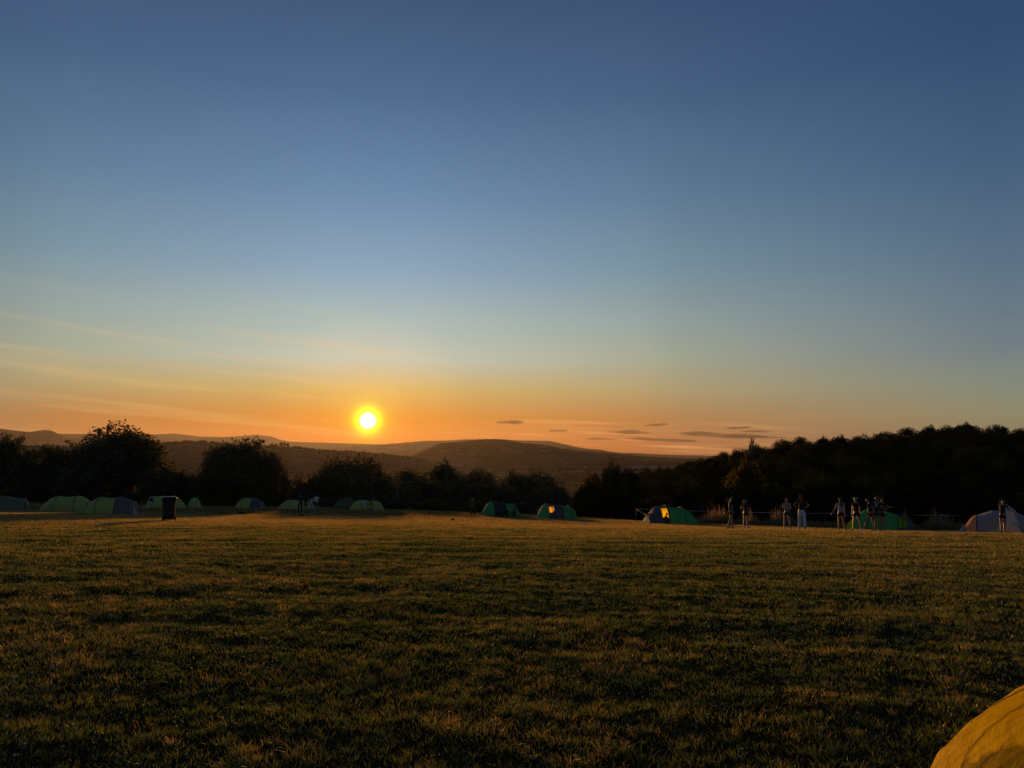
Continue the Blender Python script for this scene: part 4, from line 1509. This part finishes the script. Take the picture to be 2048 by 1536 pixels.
    if hs == 'long':
        hn_ += [(up((0, -.085, .44)), .072), (up((0, -.105, .33)), .062), (up((0, -.11, .22)), .035)]
        he += [(2, 3), (3, 4), (4, 5)]
    elif hs == 'pony':
        hn_ += [(head((0, -.125, .10)), .032), (head((0, -.175, .02)), .038), (head((0, -.185, -.08)), .030), (head((0, -.17, -.16)), .014)]
        he += [(1, 3), (3, 4), (4, 5), (5, 6)]
    elif hs == 'bun':
        hn_ += [(head((0, -.09, .19)), .030), (head((0, -.11, .225)), .042)]
        he += [(1, 3), (3, 4)]
    skin_obj('hair', sc(hn_), he, hm, body)
    if wear.get('cap'):
        cp = skin_obj('cap', sc([(head((0, .01, .155)), .074), (head((0, .0, .125)), .096), (head((0, .12, .12)), (.05, .014)), (head((0, .17, .112)), (.04, .010))]), [(0, 1), (1, 2), (2, 3)], wear['cap'], body)
    if wear.get('print'):
        mb = MB()
        o_ = up((0, -.142, .30))
        w_ = .012
        rows = [(-.06, .06, .05), (-.075, -.02, .0), (.0, .07, .0), (-.05, .05, -.05), (-.03, .035, -.09)]
        for x0, x1, zz_ in rows:
            mb.add([(o_ + Vector((x0, 0, zz_ - w_))) * k, (o_ + Vector((x1, 0, zz_ - w_))) * k, (o_ + Vector((x1, -.004, zz_ + w_))) * k, (o_ + Vector((x0, -.004, zz_ + w_))) * k], [(0, 1, 2, 3)])
        mb.build('print', PRINT, body)
    return body


GP = 'young people standing about on the grass before the wood'
DOWN = ((.10, .02, -1), (.02, .15, -1))
HIPS = ((.75, -.25, -.9), (-.75, .30, -.55))
FOLD = ((.15, .12, -1), (-.95, .55, .05))
person(1463, 38.0, 1.66, -78, {'legs': [(16, 2, 20), (-14, 2, 12)], 'arms': [DOWN, ((.1, -.15, -1), (.05, .1, -1))], 'nod': 4},
       dict(top=C_BLACK, bottom=C_BLACK, hair=H_BROWN, style='pony', shoe=C_BLACK), 'person in black walking to the right, ponytail behind, leftmost by the fence', GP)
person(1492, 42.0, 1.60, -150, {'legs': [(0, 5, 2), (3, 7, 4)], 'arms': [((.10, .02, -1), (.05, .1, -1)), ((.7, -.1, -.8), (-.6, .55, -.2))]},
       dict(top=C_BLACK, bottom=C_BLACK, hair=H_BLOND, style='pony', shoe=C_WHITE), 'fair-haired person in black tee with one bent arm, second from the left', GP)
person(1575, 40.0, 1.66, 172, {'legs': [(0, 5, 2), (0, 5, 2)], 'arms': [FOLD, FOLD]},
       dict(top=C_GREY, bottom=C_BLACK, hair=H_BROWN, style='pony', shoe=C_WHITE), 'person in blue-grey tee and dark shorts with folded arms beside the white trousers', GP)
person(1604.5, 36.5, 1.71, -12, {'legs': [(2, 2, 3), (-2, 2, 2)], 'arms': [HIPS, HIPS], 'turn': -30},
       dict(top=C_BLACK, bottom=C_WHITE, bottom_kind='trousers', flare=1.12, hair=H_RED, style='long', shoe=C_WHITE), 'person in white trousers and black top, hands on hips', GP)
person(1683, 37.5, 1.67, 8, {'legs': [(3, 2, 3), (-4, 3, 12)], 'arms': [((.42, .05, -.9), (.55, .12, -.8)), ((.15, 0, -1), (.1, .1, -1))]},
       dict(top=C_LIGHT, bottom=C_BLACK, hair=H_BROWN, style='long', shoe=C_LIGHT), 'long-haired person in pale grey top with one arm held out to the tape', GP)
person(1714, 37.5, 1.70, 20, {'legs': [(2, 9, 2), (-2, 13, 2)], 'arms': [((.2, 0, -1), (.1, .1, -1)), ((.25, 0, -1), (.1, .15, -1))], 'turn': 20},
       dict(top=C_BLACK, bottom=C_BLACK, hair=H_BLOND, style='short', shoe=C_LIGHT, cap=C_LIGHT), 'person in black with pale cap standing legs apart before the green tent', GP)
person(1744, 37.0, 1.62, 60, {'legs': [(26, 4, 4), (-6, 3, 4)], 'lean': 12, 'arms': [((.1, .3, -1), (.05, .5, -.8)), ((.1, .2, -1), (0, .5, -.7))], 'nod': 15},
       dict(top=C_BLACK, bottom=C_BLACK, hair=H_DARK, style='short', shoe=C_WHITE), 'person in black leaning forward with one leg stretched out to the left', GP)
person(1756, 36.5, 1.68, -38, {'legs': [(6, 2, 4), (-8, 3, 4)], 'arms': [((.1, .1, -1), (.05, .3, -.9)), ((.25, .3, -.9), (.4, .8, -.2))], 'turn': 60},
       dict(top=C_BLACK, bottom=C_DARK, hair=H_RED, style='bun', shoe=C_LIGHT, print=True), 'person in black tee with white print on the back, before the green tent', GP)
person(1766, 38.0, 1.74, -60, {'legs': [(3, 3, 3), (-3, 3, 3)], 'arms': [DOWN, ((.2, .5, -.7), (.0, .9, .1))]},
       dict(top=C_BLACK, bottom=C_BLACK, hair=H_DARK, style='pony', shoe=C_LIGHT), 'tallest dark-haired person, half hidden behind the printed black tee', GP)
person(2007, 36.5, 1.66, -68, {'legs': [(2, 2, 2), (-5, 3, 3)], 'lean': 6, 'arms': [((.1, .45, -.9), (0, .9, .15)), ((.2, .5, -.8), (.05, .95, .05))], 'nod': 18},
       dict(top=C_BLACK, bottom=C_BLACK, hair=H_BROWN, style='pony', shoe=C_DARK, skin=SKIN), 'person in black holding a pale garment beside the grey dome tent')
# the garment held
hb_ = stand(2022, 36.4)
mb = MB()
nu, nv = 22, 16
b = 0
for sd in (1, -1):
    b = len(mb.v)
    for i in range(nv + 1):
        for j in range(nu + 1):
            u, v = j / nu - .5, i / nv
            wid = .16 + .17 * v + .04 * math.sin(9 * v)
            mb.v.append((u * 2 * wid + .10 * v, sd * (.045 + .02 * math.sin(u * 22 + v * 3)) * (1 - (2 * u) ** 2) ** .5 if abs(u) < .5 else 0, 1.24 - .80 * v - .10 * abs(math.sin(u * 9)) * v - .25 * u * (1 - v)))
    for i in range(nv):
        for j in range(nu):
            a = b + i * (nu + 1) + j
            mb.f.append((a, a + 1, a + nu + 2, a + nu + 1))
ga = mb.build('hoodie', F_WHITE)
ga.location = hb_
sv_ = MB()
sv_.tube([(-.10, -.02, 1.22), (.06, -.05, 1.15), (.20, -.06, 1.02), (.30, -.05, .90)], [.05, .05, .045, .035], 10)
sv_.build('sleeve', F_WHITE, ga)
tag(ga, 'pale crumpled hoodie hanging from the hands of the person by the grey dome tent', 'hoodie')
# middle and left people
person(946, 68.0, 1.64, -62, {'legs': [(18, 2, 10), (-16, 2, 10)], 'arms': [((.1, .1, -1), (.05, .3, -1)), ((.1, -.2, -1), (.05, .1, -1))], 'nod': 10},
       dict(top=C_DARK, bottom=C_DARK, bottom_kind='trousers', flare=1.1, hair=H_BLOND, style='pony', shoe=C_DARK, sleeve=2), 'person in dark clothes walking alone in mid picture, left of the brown-banded tent')
GL = 'group of four standing left of the middle'
person(600, 69.0, 1.70, 35, {'legs': [(4, 4, 4), (-3, 4, 3)], 'arms': [((.3, .3, -.9), (.3, .7, .1)), ((.1, .05, -1), (0, .3, -1))]},
       dict(top=C_DARK, bottom=C_BLACK, bottom_kind='trousers', hair=H_BROWN, style='short', cap=C_WHITE, shoe=C_BLACK, sleeve=2), 'person in dark clothes and white cap, leftmost of the four by the green tent', GL)
person(611, 69.5, 1.42, 5, {'legs': [(2, 4, 2), (-2, 4, 2)]},
       dict(top=C_DARK, bottom=C_DARK, hair=H_DARK, style='long', shoe=C_DARK), 'shorter person in dark clothes, second from left of the four', GL)
person(622, 69.2, 1.56, -20, {'legs': [(6, 3, 3), (-6, 3, 3)], 'arms': [DOWN, FOLD]},
       dict(top=C_WHITE, bottom=C_PALE, bottom_kind='dress', hair=H_DARK, style='long', shoe=C_WHITE), 'person in pale top and long pale skirt, third from left of the four', GL)
person(632, 69.0, 1.78, -10, {'legs': [(2, 5, 2), (-2, 5, 2)], 'arms': [DOWN, HIPS]},
       dict(top=C_WHITE, bottom=C_BLACK, hair=H_BROWN, style='short', shoe=C_WHITE), 'tallest of the four, in white shirt and black shorts', GL)
person(298, 72.0, 1.68, -60, {'legs': [(62, 8, 98), (48, 8, 84)], 'lean': 32, 'arms': [((.1, .5, -.7), (0, .7, -.5)), ((.1, .5, -.7), (0, .7, -.5))]},
       dict(top=C_DARK, bottom=C_PALE, bottom_kind='trousers', hair=H_DARK, style='short', shoe=C_DARK, sleeve=2), 'person bending forward in dark top and pale trousers, left of the wheelie bin')
person(1074, 67.0, 1.66, -120, {'legs': [(85, 8, 120), (85, 8, 120)], 'pz': .14, 'lean': 14, 'arms': [((.1, .6, -.6), (-.2, .8, .1))] * 2},
       dict(top=C_BLACK, bottom=C_BLACK, hair=H_BLOND, style='short', shoe=C_DARK, sleeve=2), 'person sitting on the grass at the left end of the tent with the glowing window')
GS = 'people sitting before the brown-banded tent'
for i, (px, fc, lab, hr) in enumerate(((1012, -160, 'person sitting on the grass, left of the two before the brown-banded tent', H_DARK), (1029, 150, 'person sitting upright, right of the two before the brown-banded tent', H_BROWN))):
    person(px, 69.0 + .2 * i, 1.62, fc, {'legs': [(88, 10, 118), (80, 10, 112)], 'pz': .15, 'lean': 10 + 6 * i, 'arms': [((.1, .6, -.6), (-.2, .8, .2))] * 2},
           dict(top=C_BLACK, bottom=C_DARK, bottom_kind='trousers', hair=hr, style='short', shoe=C_DARK, sleeve=2), lab, GS)
person(1327, 55.0, 1.60, -100, {'legs': [(100, 6, 128), (92, 6, 124)], 'pz': .16, 'lean': 24, 'nod': 12, 'arms': [((.1, .7, -.5), (-.1, .9, .3))] * 2},
       dict(top=C_BLACK, bottom=C_BLACK, bottom_kind='trousers', hair=H_DARK, style='short', shoe=C_BLACK, sleeve=2), 'person crouching dark against the yellow lit tent panel')

# ------------------------------------------------------------ wheelie bin
BINM = plain('bin_plastic', (.014, .011, .010), (.020, .016, .013), .5, 10, .3)
RUB = plain('rubber', (.015, .015, .015), None, .8)
bl = stand(336.5, 35.0)
be_ = empty('wheelie_bin', bl, R(24 + 186))
tag(be_, 'dark wheelie bin standing alone on the grass, lid closed', 'bin')
mb = MB()
rings = [(.06, .225, .235, 0), (.30, .245, .265, -.01), (.86, .28, .325, -.03), (.93, .285, .335, -.03), (.935, .300, .350, -.03), (.975, .300, .350, -.03)]
for z, hx, hy, oy in rings:
    for k in range(24):
        a = 2 * math.pi * k / 24
        c, s_ = math.cos(a), math.sin(a)
        sq = (abs(c) ** 5 + abs(s_) ** 5) ** (-.2)
        mb.v.append((hx * c * sq, hy * s_ * sq + oy, z))
for i in range(len(rings) - 1):
    for k in range(24):
        a, c = i * 24 + k, i * 24 + (k + 1) % 24
        mb.f.append((a, c, c + 24, a + 24))
mb.f.append(tuple(range(24))[::-1])
mb.build('body', BINM, be_)
mb = MB()
lr = [(.978, .300, .352), (.995, .318, .372), (1.02, .318, .372), (1.055, .270, .320), (1.066, .12, .15)]
for z, hx, hy in lr:
    for k in range(24):
        a = 2 * math.pi * k / 24
        c, s_ = math.cos(a), math.sin(a)
        sq = (abs(c) ** 5 + abs(s_) ** 5) ** (-.2)
        mb.v.append((hx * c * sq, hy * s_ * sq - .02, z))
for i in range(len(lr) - 1):
    for k in range(24):
        a, c = i * 24 + k, i * 24 + (k + 1) % 24
        mb.f.append((a, c, c + 24, a + 24))
mb.f.append(tuple(4 * 24 + k for k in range(24)))
lid = mb.build('lid', BINM, be_)
mb = MB()
mb.tube([(-.21, .33, .95), (-.21, .415, .985), (.21, .415, .985), (.21, .33, .95)], .017, 8)
mb.build('handle', BINM, be_)
for sx in (-1, 1):
    w = MB()
    n_ = 20
    for (x_, r_) in ((-.026, .082), (-.020, .100), (.020, .100), (.026, .082)):
        for k in range(n_):
            a = 2 * math.pi * k / n_
            w.v.append((sx * .255 + x_, .235 + r_ * math.cos(a), .10 + r_ * math.sin(a)))
    for i in range(3):
        for k in range(n_):
            a, c = i * n_ + k, i * n_ + (k + 1) % n_
            w.f.append((a, c, c + n_, a + n_))
    w.f.append(tuple(range(n_))[::-1])
    w.f.append(tuple(3 * n_ + k for k in range(n_)))
    wh = w.build('wheel', RUB, be_)
    h = MB()
    h.tube([(sx * .255 - .03, .235, .10), (sx * .255 + .03, .235, .10)], .035, 12)
    h.build('hub', BINM, wh)
mb = MB()
mb.tube([(-.25, .235, .10), (.25, .235, .10)], .012, 8)
mb.build('axle', RUB, be_)

# ------------------------------------------------------------ tape fence
TAPE = plain('white_tape', (.42, .42, .44), (.36, .36, .38), .6)
STAKE = plain('grey_stake', (.10, .09, .085), (.07, .065, .06), .8)
fe = empty('tape_fence', stand(1650, 50.5))
tag(fe, 'white tape strung between thin stakes along the right edge of the field', 'fence')
fo = Vector(fe.location)
tops = []
for i, (px, dp_) in enumerate(FENCE):
    b = stand(px, dp_)
    H = 1.0 if i else 1.05
    tops.append(b + Vector((0, 0, H - .08)))
    if px in (1272, 1423, 1560, 1650, 1881, 2110, 2260, 1770, 1990):
        mb = MB()
        rr_ = .045 if px in (1272, 1881) else .014
        mb.tube([b - fo + Vector((0, 0, -.1)), b - fo + Vector((.01, 0, H * .5)), b - fo + Vector((.005, 0, H))], [rr_, rr_ * .95, rr_ * .8], 8)
        mb.tube([b - fo + Vector((-.04, -.02, H - .08)), b - fo + Vector((.04, -.02, H - .08))], .012, 6)
        mb.build('post', STAKE, fe)


def tape(p0, p1, sag, w=.015, name='tape'):
    mb = MB()
    n_ = 28
    for i in range(n_ + 1):
        t = i / n_
        p = p0.lerp(p1, t) - fo
        p.z -= sag * 4 * t * (1 - t)
        tw = t * 9
        d = Vector((0, math.sin(tw), math.cos(tw) * .6 + .55)).normalized() * w
        s_ = Vector((0, .004, 0))
        mb.v += [tuple(p - d - s_), tuple(p + d - s_), tuple(p + d + s_), tuple(p - d + s_)]
    for i in range(n_):
        for k in range(4):
            a, c = i * 4 + k, i * 4 + (k + 1) % 4
            mb.f.append((a, c, c + 4, a + 4))
    mb.build(name, TAPE, fe, smooth=False)


for i in range(len(tops) - 1):
    tape(tops[i], tops[i + 1], .03)
tape(tops[0] + Vector((0, -.02, -.02)), at(1300, 1034, 57.0), .03, .008)
mb = MB()
q0 = tops[5] - fo
mb.tube([q0 + Vector((.1, -.03, 0)), q0 + Vector((.34, -.04, -.11)), q0 + Vector((.44, -.04, -.10)), q0 + Vector((.47, -.04, .0))], .016, 6)
mb.build('tape_end', TAPE, fe)

# ------------------------------------------------------------ things lying about
def lump(name, px, depth, dims, mat, label, cat, seed=0, crumple=.25, n1=14, n2=20):
    b = stand(px, depth)
    r_ = random.Random(seed)
    ph = [r_.uniform(0, 6) for _ in range(6)]
    V = []
    for i in range(n1 + 1):
        th = math.pi * i / n1
        for j in range(n2):
            fi = 2 * math.pi * j / n2
            x_, y_, z_ = math.sin(th) * math.cos(fi), math.sin(th) * math.sin(fi), math.cos(th)
            k_ = 1 + crumple * (math.sin(5 * x_ + ph[0]) * math.sin(4 * y_ + ph[1]) + .6 * math.sin(9 * z_ + ph[2] + 6 * x_) + .4 * math.sin(13 * y_ + ph[3]))
            V.append((x_ * dims[0] * k_, y_ * dims[1] * k_, max(-.25, z_) * dims[2] * k_ + dims[2] * .2))
    g = np.arange((n1 + 1) * n2).reshape(n1 + 1, n2)
    qd = np.stack([g[:-1], g[1:], np.roll(g, -1, 1)[1:], np.roll(g, -1, 1)[:-1]], -1).reshape(-1, 4)
    o = link(name, mesh_arrays(name, V, quads=qd), mat, loc=b)
    tag(o, label, cat)
    return o


lump('bag', 482, 62, (.30, .22, .14), C_BLACK, 'low black bag lying on the sunlit grass between the trees\' shadows', 'bag', 1)
lump('bag', 602, 62, (.22, .2, .09), C_DARK, 'small dark heap on the shaded grass before the group of four', 'bag', 2)
lump('bag', 905, 54, (.13, .12, .09), C_BLACK, 'small black bag on the grass left of the lone walker', 'bag', 3)
lump('litter', 1169.5, 49, (.09, .08, .09), C_WHITE, 'crumpled white paper on the grass right of the glowing-window tent', 'paper', 4, .35)
lump('litter', 145, 12.2, (.05, .035, .020), plain('paper_pink', (.62, .40, .33), None, .8), 'pale pinkish scrap on the near grass at the left', 'scrap', 5, .5)
lump('frisbee', 1505, 41.5, (.16, .16, .035), C_WHITE, 'flat white object on the grass beside the fair-haired person', 'frisbee', 6, .04)
lump('carrier_bag', 288, 74, (.16, .13, .17), C_LIGHT, 'small pale bag at the feet of the bending person', 'bag', 7, .3)
lump('carrier_bag', 388, 78, (.26, .15, .10), C_LIGHT, 'small pale bag at the door of the end-on green tent', 'bag', 8, .3)
lump('towel', 732, 82.3, (.26, .14, .10), C_WHITE, 'white cloth in the dark doorway of the open green tent below the sun', 'cloth', 9, .2)
bpy.data.objects['towel'].location.z += .78

# farm buildings out on the valley floor
BW = plain('barn_wall', (.50, .44, .38), None, .9, .1)
BR = plain('barn_roof', (.28, .22, .20), None, .8, .1)
for px, dp_, w_, lab in ((870, 3900, 60, 'tiny pale farm building on the valley floor left of the round-headed hedge tree'), (1325, 4300, 34, 'tiny pale farm building far out in the valley above the lone ragged tree\'s right'),
                         (1037, 2700, 26, 'tiny pale barn in the valley above the tents right of the middle')):
    b = stand(px, dp_)
    e = empty('barn', b, R(15))
    tag(e, lab, 'barn')
    mb = MB()
    mb.box((0, 0, 3), (w_, 16, 8))
    mb.build('wall', BW, e, smooth=False)
    mb = MB()
    mb.add([(-w_ / 2 - 1, -9, 6.9), (w_ / 2 + 1, -9, 6.9), (w_ / 2 + 1, 0, 11), (-w_ / 2 - 1, 0, 11), (-w_ / 2 - 1, 9, 6.9), (w_ / 2 + 1, 9, 6.9)], [(0, 1, 2, 3), (3, 2, 5, 4), (0, 3, 4), (1, 5, 2)])
    mb.build('roof', BR, e, smooth=False)
